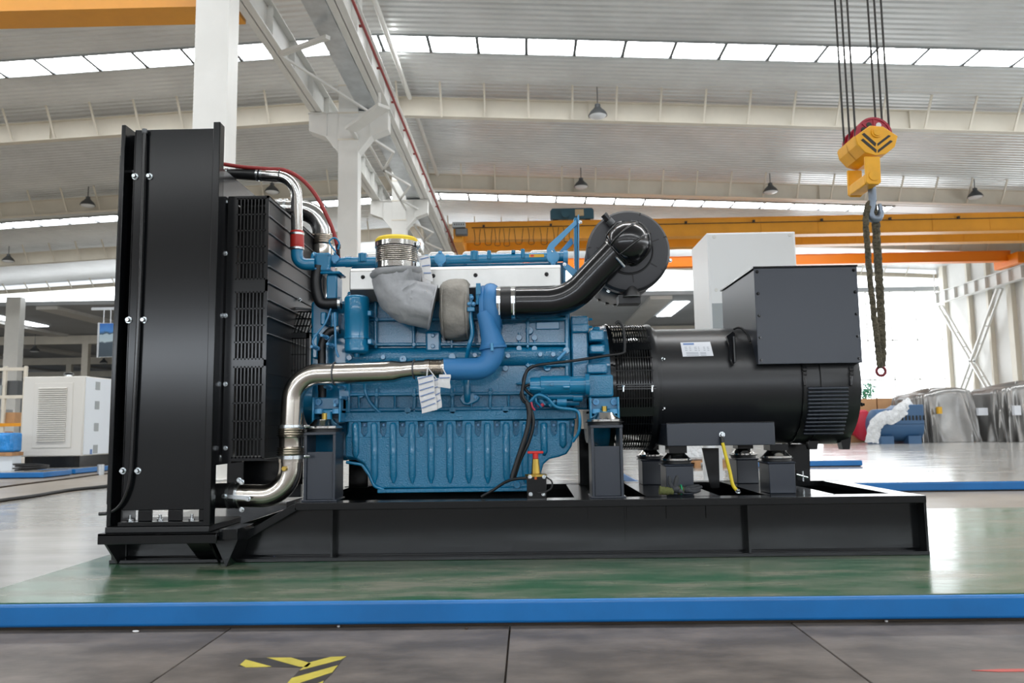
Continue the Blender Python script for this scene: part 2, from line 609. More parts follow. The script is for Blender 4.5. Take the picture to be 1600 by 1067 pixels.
# far end: clerestory band, glazed corner, lower hall beyond
m = MB(); m.add([(XL, 57.15, 10.2), (XR, 57.15, 10.2), (XR, 57.15, 11.2), (RIDGE_X, 57.15, 12.6), (XL, 57.15, 10.9)], [(0, 1, 2, 3, 4)])
tag(m.build('window_6', M['window'], None, smooth=0), 'bright clerestory window band at the far end of the hall', kind='structure')
m = MB(); m.box(XL, XR, 56.9, 57.1, 9.95, 10.25)
tag(m.build('trim_1', M['annex_roof'], None, smooth=0), 'grey sill beam under the clerestory', kind='structure')
win = MB()
for x in [19.0 + 1.75 * k for k in range(7)]:
    win.box(x - .03, x + .03, 56.75, 56.85, 0, 9.95)
for z in (0.05, 3.6, 6.4, 9.9): win.box(19, 29.5, 56.75, 56.85, z - .03, z + .03)
wo = tag(win.build('window_7', M['white_steel'], None, loc=(24, 56.8, 0), smooth=0), 'tall bright glazed wall at the far right corner', kind='structure')
for k in range(6):
    x = 19.0 + 1.75 * k
    for z0, z1 in ((.1, 3.55), (3.65, 6.35), (6.45, 9.85)):
        mm = MB(); mm.add([(x + .05, 56.8, z0), (x + 1.70, 56.8, z0), (x + 1.70, 56.8, z1), (x + .05, 56.8, z1)], [(0, 1, 2, 3)])
        mm.build('pane', M['window'], wo, smooth=0)
m = MB(); m.box(-95, 19, 57, 118, 9.95, 10.05)
annex = tag(m.build('ceiling_beyond', M['annex_roof'], None, smooth=0), 'grey ceiling of the lower hall beyond the clerestory', kind='structure')
for x in range(-90, 19, 9):
    mm = MB(); mm.box(x, x + 1.6, 57.2, 118, 9.7, 9.95); mm.build('ceiling_duct', M['wall'], annex, smooth=0)
for x in (-72, -45, -27, 0, 9):
    for yy in (60, 86):
        mm = MB(); mm.box(x + 2.2, x + 3.4, yy, yy + 8, 9.88, 9.93); mm.build('light_strip', M['annex_light'], annex, smooth=0)  # roof light strips, extra ones added to brighten the lower hall
for y, zb in ((74, 9.0), (92, 8.6), (108, 8.2)):
    mm = MB(); mm.box(-95, 19, y, y + .3, zb, zb + .8)
    bo = tag(mm.build('roof_beam', M['beam'], None, smooth=0), 'cream roof beam of the lower hall beyond', kind='structure')
    for x in range(-90, 19, 12):
        c = MB(); c.box(x, x + .6, y, y + .5, 0, zb)
        tag(c.build('column', M['beam'], None, smooth=0), 'cream column of the lower hall beyond', kind='structure')
m = MB(); m.box(-95, 19, 118, 118.3, 0, 10)
tag(m.build('wall_back', M['annex_roof'], None, smooth=0), 'far grey wall of the lower hall beyond', kind='structure')
m = MB(); m.box(18.9, 19.1, 57, 118, 0, 10)
tag(m.build('wall_beyond', M['wall'], None, smooth=0), 'pale side wall of the lower hall beyond', kind='structure')
m = MB(); m.box(XL - .2, XL, YB, 57, 0, 11.2)
tag(m.build('wall_left', M['wall'], None, smooth=0), 'pale left side wall of the hall', kind='structure')

# side and rear windows of the hall, out of the picture, that light the scene from the front
def windows(n, pts, along, label):
    (xa, ya), (xb, yb) = pts
    fr = MB(); k = 0; L = math.hypot(xb - xa, yb - ya); cnt = int(L / 3.2)
    d = Vector(((xb - xa) / L, (yb - ya) / L, 0))
    for i in range(cnt + 1):
        p = Vector((xa, ya, 0)) + d * (L * i / cnt); fr.bar(p + Vector((0, 0, along[0])), p + Vector((0, 0, along[1])), .12, .12)
    o = tag(fr.build('window_%d' % n, M['frame_grey'], None, loc=((xa + xb) / 2, (ya + yb) / 2, along[0]), smooth=0), label, kind='structure')
    for i in range(cnt):
        p = Vector((xa, ya, 0)) + d * (L * i / cnt); q = Vector((xa, ya, 0)) + d * (L * (i + 1) / cnt)
        mm = MB(); mm.add([p + Vector((0, 0, along[0])), q + Vector((0, 0, along[0])), q + Vector((0, 0, along[1])), p + Vector((0, 0, along[1]))], [(0, 1, 2, 3)])
        mm.build('pane', M['front_window'] if n == 9 else M['window'], o, smooth=0)
windows(8, ((29.55, YB), (29.55, 34)), (3.0, 6.2), 'window band in the right side wall')
windows(9, ((-30, YB), (22, YB)), (3.7, 5.3), 'window band in the wall behind the photographer')
m = MB(); m.box(XL, XR, YB - .2, YB, 0, 3.7); m.box(XL, XR, YB - .2, YB, 5.3, 13.2); m.box(XL, -30, YB - .2, YB, 3.7, 5.3); m.box(22, XR, YB - .2, YB, 3.7, 5.3)
tag(m.build('wall_front', M['wall_warm'], None, smooth=0), 'pale wall behind the photographer', kind='structure')

# ---- floor
def flat(name, x0, x1, y0, y1, z, material, t=.05):
    m = MB(); m.box(x0, x1, y0, y1, z - t, z)
    return m.build(name, material, None, loc=((x0 + x1) / 2, (y0 + y1) / 2, z), smooth=0)
floor = tag(flat('floor', -95, 60, YB, 120, -.02, M['joint']), 'hall floor', kind='structure')
def fpart(name, x0, x1, y0, y1, material, z=0.0):
    m = MB(); m.box(x0, x1, y0, y1, -.02, z)
    return m.build(name, material, floor, loc=((x0 + x1) / 2, (y0 + y1) / 2, 0), smooth=0, bevel=.002)
J = [-6.2, -5.18, -4.16, -3.14, -2.12, -1.10, -.077, .94, 1.96, 2.98, 4.0, 5.02]
for a, b in zip(J[:-1], J[1:]):
    fpart('slab', a + .003, b - .003, -3.0, 3.0, M['slab'])
fpart('slab', -95, -6.2, -3, 3, M['slab'], -.001); fpart('slab', 5.02, 60, -3, 3, M['slab'], -.001)
fpart('slab', -95, 60, YB, -3, M['slab'], -.001)
fpart('slab', -3.9 + .004, 60, 3.0, 120, M['epoxy'])
fpart('slab', -5.5, -3.9 - .004, 3.0, 120, M['epoxy'])
fpart('slab', -95, -5.5 - .004, 3.0, 120, M['brown_floor'])
fpart('worn_patch', 1.6, 9.0, 6.0, 8.2, M['brown_floor'], .0015)
m = MB(); m.tube(spline([G(-60, 796) + Vector((0, 0, .02)), G(0, 785) + Vector((0, 0, .02)), G(50, 778) + Vector((0, 0, .02)), G(110, 768) + Vector((0, 0, .02)), G(165, 762) + Vector((0, 0, .02)), G(240, 752) + Vector((0, 0, .02))]), .02, 8)
tag(m.build('floor_cable', mat('cable_black', '#151515', .5), None, smooth=60), 'black cable lying along the edge of the grey floor', 'cable')
m = MB(); m.tube(spline([G(-40, 768) + Vector((0, 0, .01)), G(40, 757) + Vector((0, 0, .01)), G(105, 749) + Vector((0, 0, .01)), G(165, 741) + Vector((0, 0, .01)), G(230, 736) + Vector((0, 0, .01))]), .012, 8)
tag(m.build('floor_cable', M['joint'], None, smooth=60), 'thin dark cable crossing the brown floor at the left', 'cable')

# hazard arrow of tape on the front floor, red line
def tape(name, pix, material, z, parent):
    pts = [G(a, b, 0) for a, b in pix]
    for p in pts: p.z = .0005
    m = MB(); m.prism(pts, (0, 0, z))
    return m.build(name, material, parent, smooth=0)
tr = empty('floor_tape', G(450, 1050), 'yellow and black striped tape arrow stuck on the front floor', 'floor tape')
for pix in ([(375, 1039), (384, 1031), (424, 1042), (384, 1043)], [(417, 1028), (455, 1028), (486, 1037), (480, 1043), (467, 1042)],
            [(468, 1048), (482, 1036), (516, 1027), (541, 1026), (533, 1031)], [(448, 1069), (456, 1060), (528, 1040), (519, 1051), (470, 1067), (462, 1073)],
            [(497, 1068), (506, 1064), (500, 1074), (490, 1078)]):
    tape('stripe', pix, M['tape_yellow'], .0012, tr)
tape('backing', [(372, 1041), (388, 1028.5), (538, 1026.5), (520, 1052), (490, 1080), (440, 1078), (467, 1048), (473, 1043.5)], M['tape_black'], .0006, tr)
o = tape('floor_line', [(1518, 1048), (1560, 1046), (1640, 1045), (1640, 1049), (1560, 1050)], M['red_line'], .001, None)
tag(o, 'short faded red line on the front floor', 'floor line')

# ---- steel platforms: blue sides, painted tops
def platform(x0, x1, y0, y1, topmat, label, h=.10):
    root = empty('steel_platform', ((x0 + x1) / 2, (y0 + y1) / 2, 0), label, 'platform')
    m = MB(); m.box(x0, x1, y0, y1, .012, h - .004); m.build('frame', M['blue_steel'], root, smooth=35, bevel=.012, seg=3)
    m = MB(); m.box(x0 + .012, x1 - .012, y0 + .012, y1 - .012, h - .006, h); m.build('top_plate', topmat, root, smooth=0)
    m = MB(); m.box(x0 + .02, x1 - .02, y0 + .03, y1 - .03, 0, .013); m.build('sill', M['joint'], root, smooth=0)  # recessed foot, coloured dark brown as the shade under the platform edge
    return root
platform(-2.15, 4.6, 2.965, 5.8, M['green'], 'blue edged platform with worn green top under the generator set')
platform(1.2, 12.0, 8.24, 10.6, M['epoxy'], 'long blue edged low platform behind the generator at the right')
platform(3.3, 5.35, 13.0, 15.2, M['epoxy'], 'short blue edged low platform farther back at the right')
platform(-12.0, -7.68, 12.6, 13.4, M['epoxy'], 'blue edged low platform at the far left edge carrying cables')
platform(-9.6, -7.75, 13.62, 17.2, M['epoxy'], 'blue edged low platform under the white canopied generator')

# ---- high bay lamps
lamp = None
for i, (px, py, D) in enumerate([(934, 181, 27.5), (908, 292, 36.5), (1204, 300, 36.5), (1524, 308, 36.5), (137, 321, 36.5), (13, 408, 46.1), (425, 300, 36.5), (54, 549, 73.4), (162, 567, 91.4)]):
    c = P(px, py, D)
    s = 1.0 if D < 60 else 1.3
    if lamp is None or s != 1.0:
        lo = empty('high_bay_lamp', c, 'x', 'lamp', 'high bay lamps')
        mm = MB(); mm.lathe(c + Vector((0, 0, .0)), (0, 0, 1), [(0, .34 * s), (.05 * s, .33 * s), (.15 * s, .27 * s), (.25 * s, .16 * s), (.30 * s, .13 * s)], 20); mm.build('shade', M['lamp_grey'], lo)
        mm = MB(); mm.cyl(c + Vector((0, 0, .29 * s)), c + Vector((0, 0, .42 * s)), .10 * s, n=12); mm.build('ballast', M['lamp_grey'], lo)
        mm = MB(); mm.lathe(c, (0, 0, -1), [(0, .31 * s), (.05 * s, .26 * s), (.08 * s, .1 * s)], 20); mm.build('lens', M['lens'], lo)
        if lamp is None: lamp = lo
    else:
        lo = copy_tree(lamp, c)
        for ch in list(lo.children):
            if ch.name.startswith('hanger_rod'): bpy.data.objects.remove(ch)
    hz_ = (10.25 if D > 60 else roof_z(c.x)) if D < 80 else 9.7
    mm = MB(); mm.cyl(c + Vector((0, 0, .41 * s)), (c.x, c.y, hz_ - .02 if D < 60 else 9.96), .02, n=6); mm.build('hanger_rod', M['lamp_grey'], lo)
    lo['label'] = ['grey high bay lamp under the nearest roof beam', 'grey high bay lamp above the air filter', 'grey high bay lamp left of the yellow hook block',
                   'grey high bay lamp at the far right under the roof beam', 'grey high bay lamp just left of the radiator top', 'grey high bay lamp at the left edge of the photo',
                   'grey high bay lamp behind the steel coolant pipe', 'tiny lamp in the lower hall beyond, left one', 'tiny lamp in the lower hall beyond, beside the hanging sign'][i]

# ---- bridge cranes
def crane(label, x0, x1, y0, z0, z1, gap=2.2, w=.55, material=None, second=True, feston=False, stiff=True, name='bridge_crane', zc=0.0):
    material = material or M['orange']
    root = empty(name, ((x0 + x1) / 2, y0, z0), label, 'crane')
    ys = [y0, y0 + gap] if second else [y0]
    for yy in ys:
        m = MB(); m.box(x0, x1, yy + .06, yy + w - .06, z0 + .02, z1 - .02); m.box(x0, x1, yy, yy + w, z0, z0 + .025); m.box(x0, x1, yy, yy + w, z1 - .025, z1)
        g = m.build('girder', material, root, smooth=0)
        if stiff:
            k = x0 + 1.1
            while k < x1:
                mm = MB(); mm.box(k, k + .015, yy + .045, yy + .06, z0 + .03, z1 - .03); mm.build('seam', material, g, smooth=0)
                mm = MB(); mm.prism([(k, yy + w - .06, z0 + .03), (k, yy + w + .12, z0 + .03), (k, yy + w - .06, z0 + .28)], (.02, 0, 0)); mm.build('gusset', material, g, smooth=0)
                k += 2.6
    for xx in (x0 + (.22 if second else -.0), x1 - (.22 if second else 0)):
        m = MB(); m.box(xx - .2, xx + .2, y0 - .9, y0 + gap + w + .9 if second else y0 + w + .9, z0 - .3 + zc, z0 + .35 + zc)
        m.build('end_carriage', material, root, smooth=0, bevel=.02)
    if feston:
        m = MB(); m.cyl((x0 + .8, y0 - .05, z1 - .28), (x1, y0 - .05, z1 - .28), .02, n=6); r = m.build('festoon_rail', M['joint'], root)
        x = x0 + .9
        rnd = random.Random(3)
        while x < x0 + 5.2:
            wd = rnd.uniform(.25, .45); hh = rnd.uniform(.65, .8)
            mm = MB(); mm.tube(spline([(x, y0 - .06, z1 - .34), (x + .05, y0 - .06, z1 - .34 - hh * .6), (x + wd / 2 - .12, y0 - .06, z1 - .34 - hh), (x + wd / 2 + .12, y0 - .06, z1 - .34 - hh), (x + wd - .05, y0 - .06, z1 - .34 - hh * .6), (x + wd, y0 - .06, z1 - .34)]), .014, 5)
            mm.build('cable_loop', M['joint'], root); x += wd + rnd.uniform(.1, .3)
        x = x0 + 1.3
        while x < x1:
            mm = MB(); mm.box(x, x + .1, y0 - .09, y0 + .02, z1 - .26, z1 - .16); mm.build('rail_clamp', M['joint'], root, smooth=0); x += 3.1
    return root
crane_far = crane('orange double girder bridge crane spanning the right bay', -3.25, 28.2, 36.0, 9.27, 10.12, feston=True)
crane('bright orange bridge crane girder farther behind in the right bay', -3.2, 28.2, 46.0, 9.85, 10.45, second=False, material=M['orange_hot'], stiff=False)
crane('orange bridge crane girder above the left bay', -17.0, -5.85, 13.9, 8.53, 9.7, second=False, w=.65, stiff=False, zc=.75)
crane('orange bridge crane girder overhead at the front right', -3.2, 28.2, 7.4, 9.6, 10.6, second=False, w=.5, stiff=False)
# teal trolley on the far crane
c = P(893, 340, 36.4); c.z = 10.125
tr = empty('crane_trolley', c, 'dark teal hoist trolley on top of the orange crane', 'crane trolley')
m = MB(); m.plate([(c.x - 1.0, c.z + .08), (c.x + 1.02, c.z + .08), (c.x + 1.02, c.z + .5), (c.x + .93, c.z + .6), (c.x - .9, c.z + .6), (c.x - 1.0, c.z + .48)], 36.1, 36.25); m.build('side_plate', M['teal'], tr, smooth=0, bevel=.02)
m = MB(); m.plate([(c.x - 1.0, c.z + .08), (c.x + 1.02, c.z + .08), (c.x + 1.02, c.z + .5), (c.x + .93, c.z + .6), (c.x - .9, c.z + .6), (c.x - 1.0, c.z + .48)], 38.2, 38.35); m.build('side_plate', M['teal'], tr, smooth=0, bevel=.02)
m = MB(); m.cyl((c.x - .3, 35.9, c.z + .32), (c.x - .3, 38.4, c.z + .32), .2, n=20); m.build('drum', M['teal'], tr)
m = MB(); m.box(c.x + .15, c.x + .55, 36.05, 36.1, c.z + .22, c.z + .52); m.build('name_plate', mat('plate_buff', '#c8b08a', .5), tr, smooth=0)
for dx in (-.75, .75):
    for yy in (36.2, 38.4):
        m = MB(); m.cyl((c.x + dx, yy - .05, c.z + .13), (c.x + dx, yy + .12, c.z + .13), .13, n=16); m.build('wheel', M['joint'], tr)
# control box at the left end of the crane
c = P(717, 353, 34.95)
co = empty('control_box', c, 'grey electrical box at the left end of the orange crane', 'control box')
m = MB(); m.box(c.x - .28, c.x + .3, 34.8, 35.1, c.z - .1, c.z + .15); m.build('case', M['frame_grey'], co, smooth=0, bevel=.02)
m = MB(); m.box(c.x - .15, c.x + .4, 34.75, 35.1, c.z - .45, c.z - .15); m.build('motor', M['lamp_grey'], co, smooth=0, bevel=.04)
for k in range(5):
    m = MB(); m.box(c.x - .2 + k * .1, c.x - .16 + k * .1, 34.78, 34.81, c.z + .0, c.z + .06)
    m.build('terminal', M['joint'], co, smooth=0)
# ================================================================== THE GENERATOR SET
M['black'] = mat('black_paint', '#0e1012', 0.17, var=0.06, vscale=3, spec=0.4)
M['black_box'] = mat('terminal_box_paint', '#2b313b', 0.30, bump=0.01, bscale=160)
M['black_deep'] = mat('black_core', '#0b0c0d', 0.55)
M['guard_black'] = mat('guard_black', '#0d0e10', 0.42, spec=.35)
M['alt_black'] = mat('alternator_black', '#15171a', 0.33, spec=.55)
M['rubber'] = mat('black_rubber', '#141517', 0.42)
M['gloss_black'] = mat('gloss_black_plastic', '#101114', 0.2, coat=0.3)
M['filter_black'] = mat('filter_plastic', '#2b2c30', 0.42)
M['eblue'] = mat('engine_blue', '#0b7099', 0.22, bump=0.75, bscale=130, coat=0.5, bdist=0.006)
M['eblue_s'] = mat('engine_blue_smooth', '#0f75a0', 0.22, coat=0.4)
M['eblue_m'] = mat('engine_blue_matte', '#2f74ab', 0.5)
M['eblue_l'] = mat('engine_blue_light', '#4f95c2', 0.35)
M['steel'] = mat('stainless', '#c9c3ba', 0.2, 1.0, bump=0.01, bscale=30, stretch=(1, 8, 8))
M['chrome'] = mat('bright_pipe', '#d5d5d3', 0.14, 1.0)
M['alu'] = mat('aluminium_cover', '#cfcfcc', 0.42, 0.75, var=0.05, vscale=4)
M['zinc'] = mat('zinc_bolt', '#d7dde0', 0.25, 1.0)
M['brass'] = mat('brass', '#b79a4c', 0.35, 0.9)
M['jacket'] = mat('insulation_cloth', '#a2a4a7', 0.55, var=0.06, vscale=14, bump=0.6, bscale=9, bdist=0.02)
M['jacket2'] = mat('insulation_blanket', '#928e86', 0.85, var=0.12, vscale=16, bump=0.7, bscale=22, bdist=0.012)
M['red_hose'] = mat('red_hose', '#8e2523', 0.45)
M['red_sil'] = mat('red_silicone', '#b02a22', 0.4, bump=.05, bscale=60)
M['yellow'] = mat('yellow_cap', '#e6c61c', 0.5)
M['red_plastic'] = mat('red_handle', '#c8251f', 0.4)
M['yg_wire'] = mat('yellow_earth_strap', '#d8c01c', 0.45)
M['paper'] = mat('white_paper', '#dcdcdc', 0.7, var=0.04, vscale=20, bump=.3, bscale=40)
M['paper_blue'] = mat('paper_print_blue', '#6c86b4', 0.7)
M['label_yellow'] = mat('label_yellow', '#d6a31c', 0.5)
M['label_white'] = mat('label_white', '#d4d8de', 0.4)
M['label_grey'] = mat('label_print_grey', '#8d949e', 0.5)
M['red_fit'] = mat('pink_fitting', '#b0304a', 0.4)
M['weld'] = mat('dark_steel', '#5c5e60', 0.4, .5)

GS = empty('generator_set', (0, 4.4, .1), 'large open diesel generator set with blue engine on black skid', 'generator')
def gp(name, m, material, parent=None, bevel=0.0, smooth=35, seg=2, label=None):
    o = m.build(name, material, parent or GS, smooth=smooth, bevel=bevel, seg=seg)
    if label: o['label'] = label
    return o
def Xp(px, D, py=600): return P(px, py, D).x
def Zp(py, D, px=800): return P(px, py, D).z
BOLT = {}
def bolt(parent, p, d=(0, -1, 0), r=.010, h=.010, material=None, name='bolt'):
    """hex head with washer; alike bolts share one mesh"""
    material = material or M['zinc']
    key = (tuple(d), round(r, 4), round(h, 4), material.name, name)
    if key in BOLT:
        o = bpy.data.objects.new(name, BOLT[key])
        return reg(o, parent, p)
    m = MB()
    m.lathe((0, 0, 0), d, [(0, r * 1.35), (h * .25, r * 1.35)], 14)
    m.lathe(Vector(d) * h * .25, d, [(0, r), (h * .7, r), (h, r * .8)], 6)
    me = m.mesh(name, (0, 0, 0), 30); me.materials.append(material)
    BOLT[key] = me
    return reg(bpy.data.objects.new(name, me), parent, p)

# ---------------------------------------------------------------- skid
ZT, ZB = .372, .10
YF, YR = 3.81, 4.98
XLS, XRS = -1.99, Xp(1447, YF, 770)
XS1, XS0 = Xp(460, YF, 790), Xp(372, YF, 838)       # where the front rail steps down
ZL = .222                                           # low part of the rail
def rail(yf, s):
    """channel open outwards; s = -1 flanges point to the front"""
    m = MB()
    yw = yf - s * .075
    m.plate([(XLS, ZB), (XRS, ZB), (XRS, ZT), (XS1, ZT), (XS0, ZL), (XLS, ZL)], yw, yw - s * .012)
    m.box(XLS, XRS, yf, yw - s * .012, ZB, ZB + .018)
    m.box(XS1, XRS, yf, yw - s * .05, ZT - .034, ZT)
    m.prism([(XS1, yf, ZT), (XS1 + .012, yf, ZT - .034), (XS0 + .012, yf, ZL - .034), (XS0, yf, ZL)], (0, -s * .12, 0))
    m.box(XLS, XS0 + .01, yf, yw - s * .05, ZL - .03, ZL)
    m.cyl((XLS, yw + s * .002, ZB + .019), (XRS, yw + s * .002, ZB + .019), .005, n=6)
    return m
base = gp('base_frame', rail(YF, -1), M['black'], bevel=.003)
gp('rear_rail', rail(YR, 1), M['black'], base, bevel=.003)
for px in (517, 1172):
    x = Xp(px, YF, 830)
    m = MB(); m.plate([(0, 0)] * 0 or [(x - .005, ZB + .018), (x + .005, ZB + .018), (x + .005, ZT - .034), (x - .005, ZT - .034)], YF + .012, YF + .075)
    gp('gusset', m, M['black'], base)
    m = MB(); m.plate([(x + .02, ZT - .05), (x - .028, ZT - .05), (x - .022, ZB + .02), (x + .02, ZB + .02)], YF + .03, YF + .036)
m = MB(); m.box(XRS - .012, XRS, YF + .004, YR - .004, ZB, ZT - .002); gp('end_plate', m, M['black'], base, bevel=.002)
m = MB(); m.box(XRS - .10, XRS - .012, YF + .08, YR - .08, ZT - .03, ZT - .002); gp('end_flange', m, M['black'], base)
m = MB(); m.box(XLS, XLS + .012, YF + .02, YR - .02, ZB, ZL); gp('end_plate', m, M['black'], base)
for px in (505, 905, 1010, 1235):
    x = Xp(px, 4.4, 770)
    m = MB(); m.box(x - .05, x + .05, YF + .09, YR - .09, ZT - .03, ZT - .003); m.box(x - .006, x + .006, YF + .09, YR - .09, ZB + .01, ZT - .03)
    gp('cross_member', m, M['black'], base)
x0, x1 = Xp(1165, 4.3, 760), Xp(1262, 4.3, 760)
m = MB(); m.box(x0, x1, YF + .1, YR - .1, ZT - .012, ZT); gp('deck_plate', m, M['black'], base)
x0, x1 = Xp(1000, 4.3, 760), Xp(1098, 4.3, 760)
m = MB(); m.box(x0 - .02, x1, YF + .1, YR - .1, ZT - .012, ZT); gp('deck_plate', m, M['black'], base)
# mid weld marks under the top flange
for px in (920, 981, 1043, 1105):
    x = Xp(px, YF + .07, 815)
    m = MB(); m.box(x - .004, x + .004, YF + .066, YF + .075, ZT - .10, ZT - .034); gp('weld_mark', m, M['black'], base)
x = Xp(978, YF + .07, 830)
m = MB(); m.box(x - .004, x + .0, YF + .068, YF + .075, ZB + .06, ZT - .034); m.box(x - .04, x, YF + .066, YF + .075, ZB + .058, ZB + .066); gp('weld_mark', m, M['black'], base)

# outrigger ledge that carries the radiator
YL = 3.64
lx0, lx1 = Xp(152, YL, 842), Xp(338, YL, 842)
lz1, lz0 = Zp(833, YL, 250), Zp(850, YL, 250)
m = MB(); m.box(lx0, lx1, YL, YL + .012, lz0, lz1); m.box(lx0, lx1, YL, YR + .17, lz1 - .012, lz1)
led = gp('radiator_ledge', m, M['black'], base, bevel=.003)
for px in (152, 285, 318):
    x = Xp(px, YL, 850) + .004
    m = MB(); m.prism([(x, YL + .012, lz0 + .03), (x, YF + .06, lz0 + .03), (x, YF + .06, ZB), (x, YF, ZB)], (.010, 0, 0)) if px != 285 else m.prism([(x, YL + .03, lz0), (x, YF + .06, lz0), (x, YF + .06, ZB + .02), (x, YF, ZB + .02)], (.10, 0, 0))
    gp('ledge_gusset', m, M['black'], base)
# lifting lug right of the ledge
x0, x1 = Xp(345, 3.70, 835), Xp(373, 3.70, 835)
m = MB(); m.box(x0, x1, 3.68, 3.9, Zp(842, 3.70, 360), Zp(826, 3.70, 360))
m.prism([(x0 - .03, 3.69, Zp(842, 3.7, 360)), (x1, 3.69, Zp(842, 3.7, 360)), (x1 - .05, 3.69, ZB), (x0 + .03, 3.69, ZB)], (0, .19, 0))
gp('lifting_lug', m, M['black'], base, bevel=.004)

# ---------------------------------------------------------------- radiator
YA = 3.66
rx0, rx1 = Xp(178, YA, 500), Xp(336, YA, 500)
rz0, rz1 = lz1 + .028, Zp(198, YA, 270)
rad = MB()
zs = Zp(264, YA + .05, 346)
rad.box(rx0 + .03, rx1 - .02, YA + .10, 5.12, .62, zs - .012)                  # core
radiator = gp('radiator_core', rad, M['black_deep'])
m = MB()
px0 = rx0 + .052
cz0, cz1 = rz0 + .02, Zp(797, YA + .03, 240)
cuts = [(191, 215), (238, 262), (285.5, 310)]
cx = [(Xp(a, YA + .03, 808), Xp(b, YA + .03, 808)) for a, b in cuts]
m.box(px0, rx1 - .002, YA + .03, YA + .036, cz1, rz1)
e = px0
for a, b in cx + [(rx1 - .002, None)]:
    m.box(e, a, YA + .03, YA + .036, cz0, cz1); e = b
m.box(px0, rx1, YA, YA + .036, rz0 - .0, cz0)
rp = gp('radiator_side_panel', m, M['black'], bevel=.003)
m = MB(); m.box(rx0, rx0 + .020, YA, YA + .16, rz0, rz1 + .015); gp('edge_flange', m, M['black'], rp, bevel=.003)
m = MB(); m.box(rx0 + .02, px0 + .004, YA + .10, YA + .16, rz0, rz1); gp('groove_back', m, M['black_deep'], rp)
m = MB(); m.box(px0, px0 + .006, YA + .03, YA + .16, rz0, rz1 - .01); gp('inner_flange', m, M['black'], rp)
m = MB(); m.box(rx1 - .03, rx1 + .004, YA - .006, YA + .0, rz0, rz1 + .018); m.box(rx1 - .002, rx1 + .004, YA - .006, YA + .05, rz0, rz1 + .016); gp('edge_flange', m, M['black'], rp, bevel=.003)
m = MB(); m.box(rx0, rx1, YA - .01, YA + .4, lz1, rz0); gp('rubber_pad', m, M['rubber'], rp, bevel=.004)
m = MB(); m.box(rx0 - .012, rx0, YA + .02, YA + .06, rz0 + .1, rz1 - .13); gp('trim_strip', m, M['black'], rp)
for py, pa, pb in ((276, 211.5, 234), (500, 201.5, 225), (735.5, 192.5, 216)):
    for q in (pa, pb):
        bolt(rp, P(q, py, YA + .03), r=.0115, h=.016)
# drain hose with its clip
q = [(226, 203), (224, 275), (220, 400), (213, 560), (208, 660), (204, 735), (198, 768), (186, 791), (170, 801), (155, 803)]
m = MB(); m.tube(spline([P(a, b, YA + .010) for a, b in q], 6), .0085, 10); gp('drain_hose', m, M['gloss_black'], rp, smooth=60)
m = MB(); m.cyl(P(226, 208, YA + .012), P(226, 202, YA + .012), .012, n=12); gp('hose_plug', m, M['lamp_grey'], rp)
for a in (203, 250, 299.5):
    p = P(a, 816, YA + .05); p.z = cz0
    m = MB(); m.cyl(p, p + Vector((0, 0, .028)), .007, n=8); m.cyl(p, p + Vector((0, 0, .008)), .014, n=6); gp('anchor_bolt', m, M['zinc'], rp)
# far side of the radiator
m = MB(); m.box(rx0, rx1, 5.12, 5.16, rz0, zs); gp('far_side_panel', m, M['black'], rp)
m = MB(); m.box(rx0 - .0, rx0 + .02, YA + .16, 5.12, .62, zs)
k = .66
gp('front_core_face', m, M['black_deep'], rp)
m = MB(); m.box(rx0 + .02, rx1 - .01, YA + .04, 5.12, zs - .012, zs); gp('top_plate', m, M['black'], rp)
# shroud towards the engine
zs = Zp(264, YA + .05, 346)
m = MB(); m.box(rx1 - .01, rx1 + .004, YA + .05, 5.10, .56, zs); gp('shroud_plate', m, M['gloss_black'])

# ---------------------------------------------------------------- fan guards
YG = 3.76
gx0, gx1 = rx1 + .01, Xp(413, YG, 500) + .012
gz1, gz0 = Zp(306, YG, 400), Zp(717, YG, 390)
m = MB()
sx0 = Xp(366, YG, 500)
m.box(gx0, sx0, YG, YG + .003, gz0 - .02, gz1)
m.box(gx1 - .012, gx1, YG, YG + .003, gz0, gz1)
guard = gp('fan_side_guard', m, M['black'])
rowpx = [(309, 437), (455, 562), (572, 716)]
for a, b in rowpx:
    za, zb = Zp(a, YG, 390), Zp(b, YG, 390)
    mm = MB(); mm.grid((sx0, YG, zb), (gx1 - .012 - sx0, 0, 0), (0, 0, za - zb), 8, max(3, round((b - a) / 27)), .0065, .007, (0, 1, 0), .003)
    gp('slotted_panel', mm, M['black'], guard)
for (a, b) in ((437, 455), (562, 572), (716, 720), (306, 310)):
    mm = MB(); mm.box(sx0, gx1, YG, YG + .003, Zp(b, YG, 390), Zp(a, YG, 390)); gp('cross_band', mm, M['black'], guard)
for py in (315, 396, 493, 600, 700):
    bolt(guard, P(352.5, py, YG - .001), r=.008, h=.010)
for py in (388, 495, 604, 713):
    bolt(guard, P(342.5, py, YG - .001), r=.008, h=.010)
